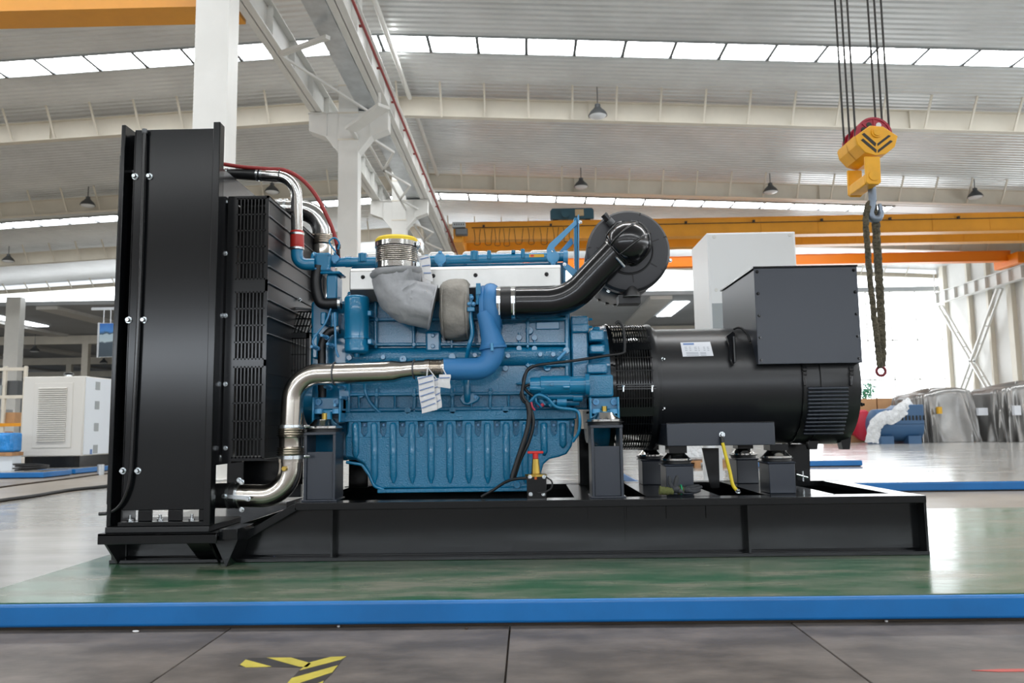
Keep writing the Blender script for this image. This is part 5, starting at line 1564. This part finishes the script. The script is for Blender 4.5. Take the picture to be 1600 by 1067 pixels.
m = MB(); m.tube(spline([P(a, b, 3.95) for a, b in q], 6), .010, 10); gp('harness_branch', m, M['rubber'], wh, smooth=60)
q = [(830, 628), (832, 636), (836, 641)]
m = MB(); m.tube(spline([P(a, b, 3.93) for a, b in q], 6), .005, 8); gp('red_lead', m, M['red_fit'], wh, smooth=60)
# ================================================================== LOOSE THINGS
M['hook_yellow'] = mat('hook_yellow', '#eaa80c', 0.42, var=.05, vscale=8)
M['sheave_red'] = mat('sheave_red', '#a01530', 0.4)
M['rope'] = mat('wire_rope', '#3a3836', 0.6, .3)
M['stripe_black'] = mat('stripe_black', '#2b2a28', 0.6)
M['sling'] = mat('sling_braid', '#575142', 0.95, var=.35, vscale=30, bump=1.0, bscale=60, bdist=.03)
M['hook_steel'] = mat('hook_steel', '#76808c', 0.35, .7)
M['ring_red'] = mat('ring_dark_red', '#7a3038', 0.4, .4)
M['glove_grey'] = mat('glove_coating', '#33363a', 0.7, bump=.3, bscale=120)
M['glove_green'] = mat('glove_knit', '#5d6237', 0.9, bump=.5, bscale=200)
M['glove_teal'] = mat('glove_band', '#1f9a6c', 0.6)
M['cab_white'] = mat('cabinet_white', '#dfe0e0', 0.35)
M['canopy'] = mat('canopy_cream', '#d2d0ca', 0.45)
M['canopy_w'] = mat('canopy_white', '#d6dde4', 0.3)
M['tarp'] = mat('silver_tarp', '#8b8a88', 0.3, .6, var=.08, vscale=2, bump=.15, bscale=5)
M['blue_tarp'] = mat('blue_tarp', '#2a86cf', 0.22, bump=.6, bscale=7, bdist=.05, var=.15, vscale=5)
M['mach_blue'] = mat('machine_blue', '#33597f', 0.4)
M['mach_red'] = mat('machine_red', '#b8203a', 0.35)
M['plastic'] = mat('clear_wrap', '#d5d8da', 0.25, bump=.8, bscale=9, bdist=.05)
M['carton'] = mat('cardboard', '#b98f66', 0.75, var=.05, vscale=3)
M['wood'] = mat('pallet_wood', '#a57c55', 0.7, var=.15, vscale=8)
M['leaf'] = mat('leaf', '#4f9d7c', 0.6)
M['bluecap'] = mat('blue_cap', '#1f64c8', 0.35)

# ---------------------------------------------------------------- hook block hanging from the overhead crane
HD = 6.0
def hq(l, D=HD): return [(P(a, b, D).x, P(a, b, D).z) for a, b in l]
hc = P(1370, 207, HD)
HB = empty('hook_block', (hc.x, HD + .17, P(1360, 300, HD).z), 'yellow crane hook block with red pulleys on steel ropes', 'hook block')
def hp(name, m, material, parent=None, bevel=0.0, smooth=35): return m.build(name, material, parent or HB, smooth=smooth, bevel=bevel)
outl = hq([(1359.5, 196), (1380, 197.5), (1403, 212.5), (1398.5, 229), (1385, 240), (1368.5, 243), (1352, 238), (1340, 225), (1336.5, 212.5)])
m = MB(); m.plate(outl, HD, HD + .025); fp_ = hp('side_plate', m, M['hook_yellow'], bevel=.004)
m = MB(); m.plate(outl, HD + .17, HD + .19); hp('side_plate', m, M['hook_yellow'], bevel=.004)
m = MB(); m.plate(outl, HD + .345, HD + .37); hp('side_plate', m, M['hook_yellow'], bevel=.004)
low = [outl[i] for i in (3, 4, 5, 6, 7, 8)]
m = MB()
for (xa, za), (xb, zb) in zip(low[:-1], low[1:]):
    m.prism([(xa, HD + .02, za), (xb, HD + .02, zb), (xb, HD + .02, zb + .008), (xa, HD + .02, za + .008)], (0, .33, 0))
hp('rope_guard', m, M['hook_yellow'])
RS = .142
for k in range(3):
    y = HD + .055 + k * .11
    m = MB(); m.lathe((hc.x, y, hc.z), (0, 1, 0), [(0, RS), (.012, RS - .003), (.022, RS - .018), (.032, RS - .003), (.044, RS)], 40)
    s = hp('pulley', m, M['sheave_red'], smooth=30)
    if k == 0:
        m = MB(); m.lathe((hc.x, y - .001, hc.z), (0, -1, 0), [(0, RS), (.006, RS), (.006, RS - .016), (0, RS - .016)], 40, caps=False); hp('pulley_rim', m, M['sheave_red'], s)
        for a in (62, 112, 25, 150):
            an = math.radians(a); c = Vector((hc.x + math.cos(an) * RS * .62, y - .002, hc.z + math.sin(an) * RS * .62))
            m = MB(); m.lathe(c, (0, -1, 0), [(0, .021), (.003, .021)], 16); hp('pulley_hole', m, M['stripe_black'] if a != 62 else M['lens'], s)
        for a in (42, 88, 132):
            an = math.radians(a); d = Vector((math.cos(an), 0, math.sin(an))); c = Vector((hc.x, y - .004, hc.z))
            m = MB(); m.bar(c + d * .05, c + d * (RS - .01), .008, .008); hp('pulley_spoke', m, M['sheave_red'], s)
    for sx in (-1, 1):
        m = MB(); m.cyl((hc.x + sx * (RS - .010), y + .022, hc.z), (hc.x + sx * (RS - .002), y + .022 + .03 * k, 9.6), .0085, n=8)
        hp('rope', m, M['rope'], smooth=60)
m = MB(); m.lathe(Vector(P(1369.5, 207, HD)), (0, -1, 0), [(0, .042), (.012, .042), (.012, .03), (.02, .03), (.02, .008)], 20); hp('axle_cap', m, M['hook_yellow'], fp_)
for l in ([(1346.5, 210), (1350, 207.5), (1369, 224), (1367.5, 229)], [(1345, 219), (1348.5, 216.5), (1369.5, 234), (1369, 239)],
          [(1371, 228.5), (1370.5, 224.5), (1388, 211), (1392, 212.5)], [(1371.5, 239), (1371.5, 234.5), (1391, 219), (1395, 221)]):
    m = MB(); m.plate(hq(l), HD - .003, HD + .001); hp('chevron_stripe', m, M['stripe_black'], fp_)
m = MB(); m.plate(hq([(1352, 244), (1375.5, 244), (1377.5, 284), (1374, 287.5), (1358, 287), (1354, 284)]), HD + .005, HD + .03); sp_ = hp('strap_plate', m, M['hook_yellow'], bevel=.004)
m = MB(); m.plate(hq([(1352, 244), (1375.5, 244), (1377.5, 284), (1374, 287.5), (1358, 287), (1354, 284)]), HD + .34, HD + .365); hp('strap_plate', m, M['hook_yellow'], bevel=.004)
m = MB(); c = P(1366, 274, HD); m.lathe(c + Vector((0, .006, 0)), (0, -1, 0), [(0, .04), (.008, .04), (.008, .03)], 20); hp('pin_cap', m, M['hook_yellow'], sp_)
m = MB(); m.box(P(1354, 280, HD).x, P(1376, 280, HD).x, HD + .03, HD + .34, P(1365, 286, HD).z, P(1365, 270, HD).z); hp('crosshead', m, M['hook_yellow'], bevel=.008)
hy = HD + .17
sh = P(1362, 290, hy)
m = MB(); m.cyl(sh + Vector((0, 0, .02)), sh + Vector((.0, 0, -.13)), .030, n=16); hp('hook_shank', m, M['hook_steel'])
hk_path = [sh + Vector((0, 0, -.11)), sh + Vector((-.012, 0, -.17)), sh + Vector((-.028, 0, -.22)), sh + Vector((-.01, 0, -.265)), sh + Vector((.035, 0, -.265)), sh + Vector((.058, 0, -.22)), sh + Vector((.052, 0, -.15))]
pp = spline(hk_path, 6); m = MB(); m.tube(pp, [.028 + .006 * math.sin(PI * i / (len(pp) - 1)) - .014 * (i / (len(pp) - 1)) ** 3 for i in range(len(pp))], 14); hp('hook', m, M['hook_steel'], smooth=60)
# sling
SL = empty('lifting_sling', P(1377, 572, hy), 'frayed dark olive lifting sling hanging from the hook', 'sling')
rnd = random.Random(4)
def strand(q, r, off):
    pts = spline([P(a, b, hy + off) for a, b in q], 14)
    rs = [r * (1 + .05 * math.sin(i * 1.9) + rnd.uniform(-.07, .07)) for i in range(len(pts))]
    pts = [p + Vector((rnd.uniform(-.003, .003), 0, 0)) for p in pts]
    m = MB(); m.tube(pts, rs, 10); m.build('sling_strand', M['sling'], SL, smooth=60)
strand([(1357, 322), (1353, 340), (1355, 380), (1359, 430), (1364, 480), (1370, 530), (1375, 574)], .022, -.035)
strand([(1358, 340), (1367, 334), (1370, 380), (1373, 430), (1376, 480), (1378, 530), (1377.5, 574)], .030, .035)
m = MB(); m.tube(spline([P(1353, 345, hy - .03), P(1355, 322, hy), P(1362, 316, hy), P(1367, 326, hy + .01), P(1367, 345, hy + .03)], 8), .020, 10); m.build('sling_eye', M['sling'], SL, smooth=60)
m = MB(); m.torus(P(1376.5, 580, hy), (0, 1, 0), .034, .011, 28, 10); m.build('ring', M['ring_red'], SL, smooth=60)

# ---------------------------------------------------------------- work gloves on the skid
def glove(loc, name, label, segs, palm, cuff, band=None):
    root = empty(name, loc, label, 'glove', 'work gloves on the skid')
    m = MB()
    for q, r in segs: 
        p = spline([Vector(v) for v in q], 5); n = len(p)
        m.tube(p, [r * (.95 - .25 * (i / (n - 1)) ** 4) for i in range(n)], 10)
        m.ball(p[-1], r * .72, 8)
    for c, r, s in palm: m.ball(c, r, 14, s)
    m.build('glove_body', M['glove_grey'], root, smooth=70)
    m = MB(); p = spline([Vector(v) for v in cuff], 5); n = len(p)
    m.tube(p, [.017 + .004 * (1 - i / n) + .002 * math.sin(i * 2.2) for i in range(n)], 14); m.build('cuff', M['glove_green'], root, smooth=60)
    if band is not None:
        m = MB(); m.torus(band[0], band[1], .022, .004, 18, 6); m.build('cuff_band', M['glove_teal'], root, smooth=60)
    return root
def gq(px, py, dy=0.0):
    v = P(px, py, 3.87 + dy); return v
z_ = ZT
g0 = gq(1050, 766)
glove((g0.x, 3.87, ZT), 'work_glove', 'dark work glove with olive knit cuff and two upright fingers',
      [([gq(1052, 764), gq(1047, 755), gq(1046, 746)], .012), ([gq(1054, 764), gq(1056, 754), gq(1058, 745)], .013), ([gq(1056, 766), gq(1062, 767), gq(1066, 769)], .012)],
      [(gq(1055, 764), .022, (1.0, 1.0, .85))], [gq(1030, 766), gq(1040, 767), gq(1052, 767)])
glove((gq(1078, 766).x, 3.92, ZT), 'work_glove', 'dark work glove with a green band lying beside the other glove',
      [([gq(1075, 764, .05), gq(1085, 764, .05), gq(1095, 761, .05)], .012), ([gq(1075, 766, .04), gq(1085, 768, .04), gq(1093, 766, .04)], .011), ([gq(1074, 762, .06), gq(1084, 760, .06), gq(1091, 759, .07)], .011)],
      [(gq(1073, 765, .05), .021, (1.3, 1, .8))], [gq(1059, 766, .05), gq(1063, 766, .05), gq(1068, 766, .05)], (gq(1064, 765, .05), (1, 0, 0)))

# ---------------------------------------------------------------- desiccant packets hanging at the pipe joint
def packet(quad, D, label, lines=5, tie=None):
    pts = [P(a, b, D) for a, b in quad]
    o_ = sum(pts, Vector()) / 4
    root = empty('desiccant_packet', pts[0].lerp(pts[1], .5), label, 'packet', 'paper packets tied to the pipe')
    m = MB(); n = 10
    for s in (0, 1):
        for j in range(n + 1):
            v = j / n
            for i in range(5):
                u = i / 4
                p = pts[0].lerp(pts[1], u).lerp(pts[3].lerp(pts[2], u), v)
                puff = .006 * math.sin(PI * u) * (.5 + .5 * abs(math.sin(v * lines * PI)))
                m.v.append(p + Vector((.002 * math.sin(v * 9), -puff if s == 0 else .003 + puff * .3, 0)))
    W = 5; off = (n + 1) * W
    for s in (0, 1):
        for j in range(n):
            for i in range(4):
                a = s * off + j * W + i
                m.f.append((a, a + 1, a + W + 1, a + W))
    for j in range(n):
        for i in (0, 4): m.f.append((j * W + i, (j + 1) * W + i, off + (j + 1) * W + i, off + j * W + i))
    for i in range(4):
        for j in (0, n): m.f.append((j * W + i, j * W + i + 1, off + j * W + i + 1, off + j * W + i))
    m.build('paper_bag', M['paper'], root, smooth=60)
    for k in range(lines):
        v0 = (k + .35) / (lines + .2)
        a = pts[0].lerp(pts[3], v0); b = pts[1].lerp(pts[2], v0 - .06)
        mm = MB(); mm.bar(a.lerp(b, .05) + Vector((0, -.0075, 0)), a.lerp(b, .95) + Vector((0, -.0075, 0)), .0015, .0045); mm.build('printed_stripe', M['paper_blue'], root)
    if tie:
        mm = MB(); mm.tube([P(tie[0], tie[1], D), pts[0].lerp(pts[1], .6)], .003, 6); mm.build('tie', M['paper'], root)
packet([(652, 589), (677, 586), (683, 640), (659, 646)], 3.80, 'longest white paper packet with blue stripes tied to the pipe joint', 6, (668, 574))
packet([(674, 592), (687, 591), (690, 636), (677, 642)], 3.82, 'narrow white striped packet hanging behind the longest one', 4, (669, 575))
packet([(686, 585), (704, 585), (703, 607), (683, 604)], 3.81, 'small plain white packet at the blue pipe end', 1, (691, 574))
packet([(655, 402), (671, 400), (676, 440), (664, 436)], 3.80, 'crumpled pale packet hanging beside the exhaust bellows', 3, None)

# small blue cap on the platform
c = G(429, 875, .1); m = MB(); m.cyl(c + Vector((0, .0, .009)), c + Vector((.02, .01, .009)), .008, n=12); m.cyl(c + Vector((-.004, -.002, .009)), c + Vector((0, 0, .009)), .0095, n=12)
tag(m.build('bottle_cap', M['bluecap']), 'tiny blue plastic cap on the green platform', 'cap')
for px, py, lab in ((212, 988, 'white paper scrap on the floor left of the tape arrow'), (529, 980, 'white crumb on the floor below the blue edge, right of the tape arrow'), (729, 983, 'dark crumb on the floor near the long floor joint'), (1385, 972, 'white crumb on the floor at the lower right')):
    c = G(px, py); m = MB(); m.ball(c + Vector((0, 0, .004)), .008, 8, (1.6 if 'scrap' in lab else .8, .7, .5))
    tag(m.build('floor_scrap', M['paper'] if 'white' in lab else M['joint']), lab, 'scrap')

# ---------------------------------------------------------------- white cabinet behind the alternator
CD = 6.7
x0, x1 = P(1107, 440, CD).x, P(1246, 440, CD).x
zt = P(1170, 363, CD).z
CB = empty('control_cabinet', ((x0 + x1) / 2, CD + .3, 0), 'tall white cabinet standing behind the terminal box', 'cabinet')
m = MB(); m.box(x0, x1, CD, CD + .62, .62, zt); cbo = m.build('cabinet_body', M['cab_white'], CB, bevel=.006)
m = MB(); m.box(x0 + .012, x1 - .012, CD - .006, CD, .64, zt - .012); m.build('cabinet_door', M['cab_white'], CB, bevel=.004)
m = MB(); m.box(x0 + .02, x0 + .11, CD - .010, CD - .004, .7, P(1119, 474, CD).z); m.build('grey_strip', M['frame_grey'], CB)  # plain grey rectangle near the left edge of the door
for x in (x0 + .02, x1 - .06):
    for y in (CD + .02, CD + .56):
        m = MB(); m.box(x, x + .04, y, y + .04, 0, .62); m.build('leg', M['cab_white'], CB)
for px, py in ((1116, 370), (1234, 367), (1119, 453)): 
    m = MB(); m.lathe(P(px, py, CD - .006), (0, -1, 0), [(0, .016), (.004, .014)], 12); m.build('screw_cover', M['wall'], CB)
# wrapped goods on a pallet, seen below the alternator
c = G(1100, 731)
PW = empty('wrapped_pallet', c + Vector((0, .5, 0)), 'plastic wrapped goods on a wooden pallet seen under the alternator', 'pallet')
m = MB(); m.box(c.x - .55, c.x + .35, c.y, c.y + 1.0, .12, .62); m.build('wrapped_load', M['plastic'], PW, bevel=.06)
for k in range(5):
    m = MB(); m.box(c.x - .6, c.x + .4, c.y + k * .2, c.y + k * .2 + .12, .09, .12); m.build('board', M['wood'], PW)
for k in range(3):
    m = MB(); m.box(c.x - .6 + k * .45, c.x - .5 + k * .45, c.y, c.y + .95, 0, .09); m.build('bearer', M['wood'], PW)

# ---------------------------------------------------------------- tarped machines at the right
def tarped(pxa, pxb, D, pyt, depth, label, seed, plates):
    x0, x1 = P(pxa, 650, D).x, P(pxb, 650, D).x
    h = P((pxa + pxb) / 2, pyt, D).z
    root = empty('tarped_machine', ((x0 + x1) / 2, D + depth / 2, 0), label, 'machine', 'machines under silver tarps')
    rnd = random.Random(seed)
    m = MB(); cx, cy = (x0 + x1) / 2, D + depth / 2; a, b = (x1 - x0) / 2, depth / 2
    n = 180; L = 18
    ph = [rnd.uniform(0, 6.28) for _ in range(6)]
    for j in range(L + 1):
        v = j / L
        for k in range(n):
            t = 2 * PI * k / n
            c_, s_ = math.cos(t), math.sin(t)
            e = .38
            sx = math.copysign(abs(c_) ** e, c_); sy = math.copysign(abs(s_) ** e, s_)
            if v < .25:
                rr_ = .05 + .80 * (v / .25); z = h * (1 - .03 * (v / .25) ** 2 + .012 * math.sin(sx * 7 + ph[0]) * math.sin(sy * 5 + ph[1]))
            else:
                w = (v - .25) / .75; rr_ = .85 + .13 * w ** .6; z = h * (.97 - .965 * w)
                rr_ += (.075 * math.sin(t * 15 + ph[2] + 2 * w) + .05 * math.sin(t * 27 + ph[3] - 3 * w) + .02 * math.sin(t * 7 + ph[4])) * (w ** .7)
            slope = 1 - .10 * max(0, -sx) * (v < .6)
            m.v.append(Vector((cx + a * sx * rr_, cy + b * sy * rr_, max(.004, z * slope))))
    for j in range(L):
        for k in range(n):
            k2 = (k + 1) % n
            m.f.append((j * n + k, j * n + k2, (j + 1) * n + k2, (j + 1) * n + k))
    m.f.append(tuple(range(n)))
    m.build('tarp', M['tarp'], root, smooth=70)
    for px, py, w, hh, mt in plates:
        p = P(px, py, D - .12); mm = MB(); mm.box(p.x - w / 2, p.x + w / 2, p.y - .01, p.y + .12, p.z - hh / 2, p.z + hh / 2); mm.build('label_sheet', mt, root)
    return root
tarped(1437, 1538, 26.0, 604, 2.6, 'machine under a silver tarp with a yellow label', 3, [(1469, 641, .12, .22, M['label_yellow']), (1536, 643, .3, .24, M['label_white'])])
tarped(1566, 1700, 25.2, 592, 2.6, 'machine under a silver tarp cut by the right edge', 9, [(1590, 641, .2, .3, M['label_white'])])
# blue alternator with plastic
c0, c1 = P(1372, 660, 25.0), P(1446, 660, 25.0)
zt = P(1430, 632, 25.0).z
BM = empty('blue_motor', ((c0.x + c1.x) / 2, 25.6, 0), 'blue motor half wrapped in clear plastic beside the tarped machines', 'motor')
m = MB(); m.lathe((c0.x, 25.6, zt * .48), (1, 0, 0), [(0, .35), (.1, .50), (.5, .52), (c1.x - c0.x, .52)], 24); m.build('motor_body', M['mach_blue'], BM)
m = MB(); m.plate([(c0.x + .55, zt * .5), (c1.x, zt * .5), (c1.x, zt), (c0.x + .9, zt), (c0.x + .5, zt * .8)], 25.05, 26.1); m.build('top_box', M['mach_blue'], BM, bevel=.02)
for k in range(7):
    x = c0.x + .75 + k * .11; mm = MB(); mm.box(x, x + .05, 25.03, 25.06, zt * .6, zt * .72); mm.build('vent_slot', M['black'], BM)
for x in (c0.x + .3, c1.x - .3):
    mm = MB(); mm.box(x - .2, x + .2, 25.1, 26.1, 0, zt * .2); mm.build('foot', M['mach_blue'], BM)
m = MB(); pw = spline([(c0.x - .2, 24.98, zt * .04), (c0.x - .12, 24.92, zt * .45), (c0.x + .15, 24.92, zt * .66), (c0.x + .5, 24.95, zt * .70), (c0.x + .85, 25.0, zt * .93), (c0.x + 1.15, 25.15, zt * 1.06)], 6)
rw = random.Random(12); W_ = 9
for i, q_ in enumerate(pw):
    t_ = (pw[min(i + 1, len(pw) - 1)] - pw[max(0, i - 1)]).normalized(); sd = Vector((-t_.z, 0, t_.x))
    for j in range(W_):
        u = j / (W_ - 1) - .5
        m.v.append(q_ + sd * u * .42 + Vector((rw.uniform(-.02, .02), .10 * abs(u) + rw.uniform(-.03, .03), rw.uniform(-.02, .02))))
for i in range(len(pw) - 1):
    for j in range(W_ - 1):
        a_ = i * W_ + j; m.f.append((a_, a_ + 1, a_ + W_ + 1, a_ + W_))
o = m.build('plastic_wrap', M['plastic'], BM, smooth=70)
# red machine
p = P(1345, 660, 26.9)
RM = empty('red_machine', (p.x, 27.8, 0), 'red machine with a round end flange right of the alternator', 'machine')
zr = P(1357, 640, 27.3).z
m = MB(); m.box(p.x - .9, p.x + .45, 27.3, 28.3, .25, zr); m.build('housing', M['mach_red'], RM, bevel=.08)
m = MB(); m.lathe((p.x + .25, 27.35, zr * .5), (.35, -1, 0), [(0, .5), (.12, .5), (.14, .42), (.16, .3)], 28); m.build('end_flange', M['mach_red'], RM)
m = MB(); m.box(p.x - .8, p.x + .4, 27.4, 28.2, 0, .26); m.build('base', M['carton'], RM)
for a, b, pt, lab in ((1330, 1370, 623, 'cardboard box behind the red machine, left one'), (1371, 1397, 622, 'cardboard box behind the red machine, right one')):
    D = 29.0; xa, xb = P(a, 630, D).x, P(b, 630, D).x; z = P((a + b) / 2, pt, D).z
    r = empty('cardboard_box', ((xa + xb) / 2, D + .6, 0), lab, 'box', 'cardboard boxes')
    m = MB(); m.box(xa + .01, xb - .01, D, D + 1.2, 0, z); m.build('carton', M['carton'], r, bevel=.01)
    m = MB(); m.box((xa + xb) / 2 - .04, (xa + xb) / 2 + .04, D - .002, D + 1.19, z, z + .002); m.build('packing_tape', M['wood'], r)
# green shrub from outdoors, placed in front of the glowing panes
p = P(1352, 612, 54.0)
TR = empty('outdoor_shrub', (p.x, 54, 0), 'pale green outdoor shrub set before the bright glazed wall', 'tree')
m = MB(); m.tube(spline([(p.x, 54, 0), (p.x + .05, 54, 1.2), (p.x - .03, 54, p.z)], 4), .06, 8); m.build('trunk', M['wood'], TR, smooth=60)
m = MB(); rnd = random.Random(8)
for k in range(260):
    d = Vector((rnd.gauss(0, .33), rnd.gauss(0, .3), rnd.gauss(0, .28))); q = Vector((p.x, 54, p.z)) + d
    u = Vector((rnd.uniform(-1, 1), rnd.uniform(-1, 1), rnd.uniform(-1, 1))).normalized() * .11; w = u.cross(Vector((rnd.uniform(-1, 1), rnd.uniform(-1, 1), rnd.uniform(-1, 1)))).normalized() * .06
    m.add([q - u, q + w, q + u, q - w], [(0, 1, 2, 3)])
o = m.build('foliage', M['leaf'], TR, smooth=0); o['kind'] = 'stuff'

# ---------------------------------------------------------------- white canopied generator at the left
D = 14.0
x0, x1 = P(34, 650, D).x, P(130, 650, D).x
z0, z1 = P(85, 713, D).z, P(85, 588, D).z
CG = empty('canopy_generator', ((x0 + x1) / 2, D + 1.4, .1), 'white canopied generator with louvred end panel at the left', 'generator')
m = MB(); m.box(x0, x1, D, D + 2.8, z0, z1); m.build('canopy', M['canopy'], CG, bevel=.02)
m = MB(); m.box(x1 - .004, x1 + .008, D + .04, D + 2.76, z0 + .02, z1 - .02); m.build('side_panel', M['canopy_w'], CG, bevel=.003)
pa, pb = P(50, 700, D), P(115, 598, D)
m = MB(); m.box(pa.x, pb.x, D - .012, D, pa.z, pb.z); lp = m.build('end_panel', M['canopy'], CG, bevel=.004)
pa, pb = P(58, 690, D), P(106, 604, D)
n = 26
sl = None
for k in range(n):
    z = pa.z + (pb.z - pa.z) * k / n
    q = Vector(((pa.x + pb.x) / 2, D - .015, z))
    if sl is None:
        m = MB(); w = (pb.x - pa.x) / 2
        m.prism([(q.x - w, D - .013, z), (q.x - w, D - .045, z + .004), (q.x - w, D - .013, z + (pb.z - pa.z) / n * .75)], (2 * w, 0, 0))
        sl = m.build('louvre_slat', M['canopy'], lp, loc=q, smooth=0)
    else:
        inst(sl, q, lp)
for z_a in (602, 632, 666, 700):
    q = P(157, z_a, D + .5); m = MB(); m.box(x1 + .006, x1 + .012, D + .35, D + .50, q.z - .09, q.z + .06); m.build('side_vent', M['frame_grey'], CG)
m = MB(); q = P(149, 705, D + .4); m.box(x1 + .006, x1 + .012, D + .25, D + .32, q.z - .05, q.z + .04); m.build('blue_label', M['paper_blue'], CG)
m = MB(); m.box(x0 + .06, x1 - .06, D + .05, D + 2.7, .10, z0); m.build('base_tank', M['black'], CG)
m = MB(); q = P(107, 586, D + .4); m.lathe((q.x, D + .4, z1), (0, 0, 1), [(0, .06), (.05, .06)], 16); m.build('exhaust_stub', M['zinc'], CG)
m = MB(); m.lathe((q.x, D + .4, z1 + .05), (0, 0, 1), [(0, .09), (.03, .08), (.05, .03)], 16); m.build('rain_cap', M['black'], CG)
# other small things at the left
c = P(14, 690, 13.0)
BT = empty('tarped_crate', (c.x, 13.25, .1), 'goods under a shiny blue tarp at the left edge', 'crate')
m = MB(); xa, xb = P(-30, 690, 13.3).x, P(30, 690, 13.3).x; za, zb = P(10, 707, 13.0).z, P(10, 676, 13.0).z
m.box(xa, xb, 13.12, 13.4, za, zb); m.build('blue_cover', M['blue_tarp'], BT, bevel=.04)
m = MB(); m.box(xa, xb + .02, 13.1, 13.4, za - .06, za); m.build('pallet_board', M['wood'], BT)
m = MB(); m.box(xa, xb, 13.14, 13.38, .10, za - .06); m.build('plinth', M['canopy_w'], BT)
c = P(20, 730, 12.8); m = MB()
for k in range(4): m.torus((c.x + .25, 12.88, .135 + k * .022), (.05 * (k - 1.5), .03, 1), .22 + .03 * (k % 2), .013, 24, 6)
tag(m.build('cable_coil', M['rubber'], None, smooth=60), 'coil of black cable on the blue platform at the left', 'cable coil')
c = G(157, 742); m = MB(); m.lathe(c, (0, 0, 1), [(0, .055), (.10, .055), (.17, .055), (.175, .045)], 18)
tag(m.build('steel_post', M['galv'], None), 'short bare steel post in front of the canopied generator', 'post')
# hanging sign
SD = 20.0
a, b = P(151, 558, SD), P(180, 505, SD)
SG = empty('hanging_sign', ((a.x + b.x) / 2 + .2, SD, a.z), 'blue picture sign hanging beside the radiator', 'sign')
m = MB(); m.box(a.x, a.x + .05, SD - .01, SD + .08, a.z - .01, b.z + .02); m.box(a.x, a.x + 1.2, SD + .01, SD + .07, a.z, b.z + .01); m.build('sign_frame', M['galv'], SG)
sm = bpy.data.materials.new('sign_print'); sm.use_nodes = True; nt = sm.node_tree
tc = nt.nodes.new('ShaderNodeTexCoord'); sx = nt.nodes.new('ShaderNodeSeparateXYZ'); nz = nt.nodes.new('ShaderNodeTexNoise'); nz.inputs['Scale'].default_value = 5
ad = nt.nodes.new('ShaderNodeMath'); ad.operation = 'MULTIPLY_ADD'; ad.inputs[1].default_value = .22
cr_ = nt.nodes.new('ShaderNodeValToRGB'); cr_.color_ramp.interpolation = 'EASE'
els = cr_.color_ramp.elements
els[0].position = 0; els[0].color = lin('#33424d'); els[1].position = 1; els[1].color = lin('#2a66b4')
for ps, cl_ in ((.42, '#3a4a57'), (.48, '#a9bcc4'), (.66, '#9fb4c0'), (.70, '#2d4a5c'), (.78, '#3d7cc0')):
    e_ = els.new(ps); e_.color = lin(cl_)
nt.links.new(tc.outputs['Generated'], sx.inputs[0]); nt.links.new(tc.outputs['Generated'], nz.inputs['Vector'])
nt.links.new(nz.outputs['Fac'], ad.inputs[0]); sb_ = nt.nodes.new('ShaderNodeMath'); sb_.operation = 'SUBTRACT'; sb_.inputs[1].default_value = .11
nt.links.new(sx.outputs['Z'], sb_.inputs[0]); nt.links.new(sb_.outputs[0], ad.inputs[2]); nt.links.new(ad.outputs[0], cr_.inputs['Fac']); nt.links.new(cr_.outputs['Color'], nt.nodes['Principled BSDF'].inputs['Base Color'])
m = MB(); m.box(a.x + .05, a.x + 1.18, SD, SD + .02, a.z + .01, b.z); m.build('picture', sm, SG)
for dx in (.12, .30):
    m = MB(); m.cyl((a.x + dx, SD + .04, b.z), (a.x + dx, SD + .04, b.z + .35), .012, n=6); m.build('hanger', M['galv'], SG)
m = MB(); m.box(a.x - .2, a.x + 1.4, SD + .02, SD + .06, b.z + .35, b.z + .42); m.box(a.x + 1.1, a.x + 1.2, SD, SD + .08, 0, b.z + .42); m.build('sign_stand', M['galv'], SG)
# orange storage rack far left
D = 34.0
xa = P(-30, 640, D).x; xb = P(34, 640, D).x
SR = empty('storage_rack', ((xa + xb) / 2, D, 0), 'distant storage rack behind the white canopied generator', 'rack')
for x in (xa, (xa + xb) / 2, xb):
    m = MB(); m.box(x, x + .12, D, D + .12, 0, 3.6); m.build('upright', M['beam'], SR)
for z in (1.0, 2.2, 3.4):
    m = MB(); m.box(xa, xb, D - .02, D + .1, z, z + .14); m.build('rack_beam', M['orange'] if z < 2 else M['beam'], SR)
rnd = random.Random(2)
for z in (0.1, 1.14, 2.34):
    x = xa + .2
    while x < xb - .6:
        w = rnd.uniform(.4, .7); m = MB(); m.box(x, x + w, D + .15, D + .9, z, z + rnd.uniform(.4, .7)); m.build('stored_box', rnd.choice([M['carton'], M['frame_grey'], M['lamp_grey']]), SR); x += w + .1
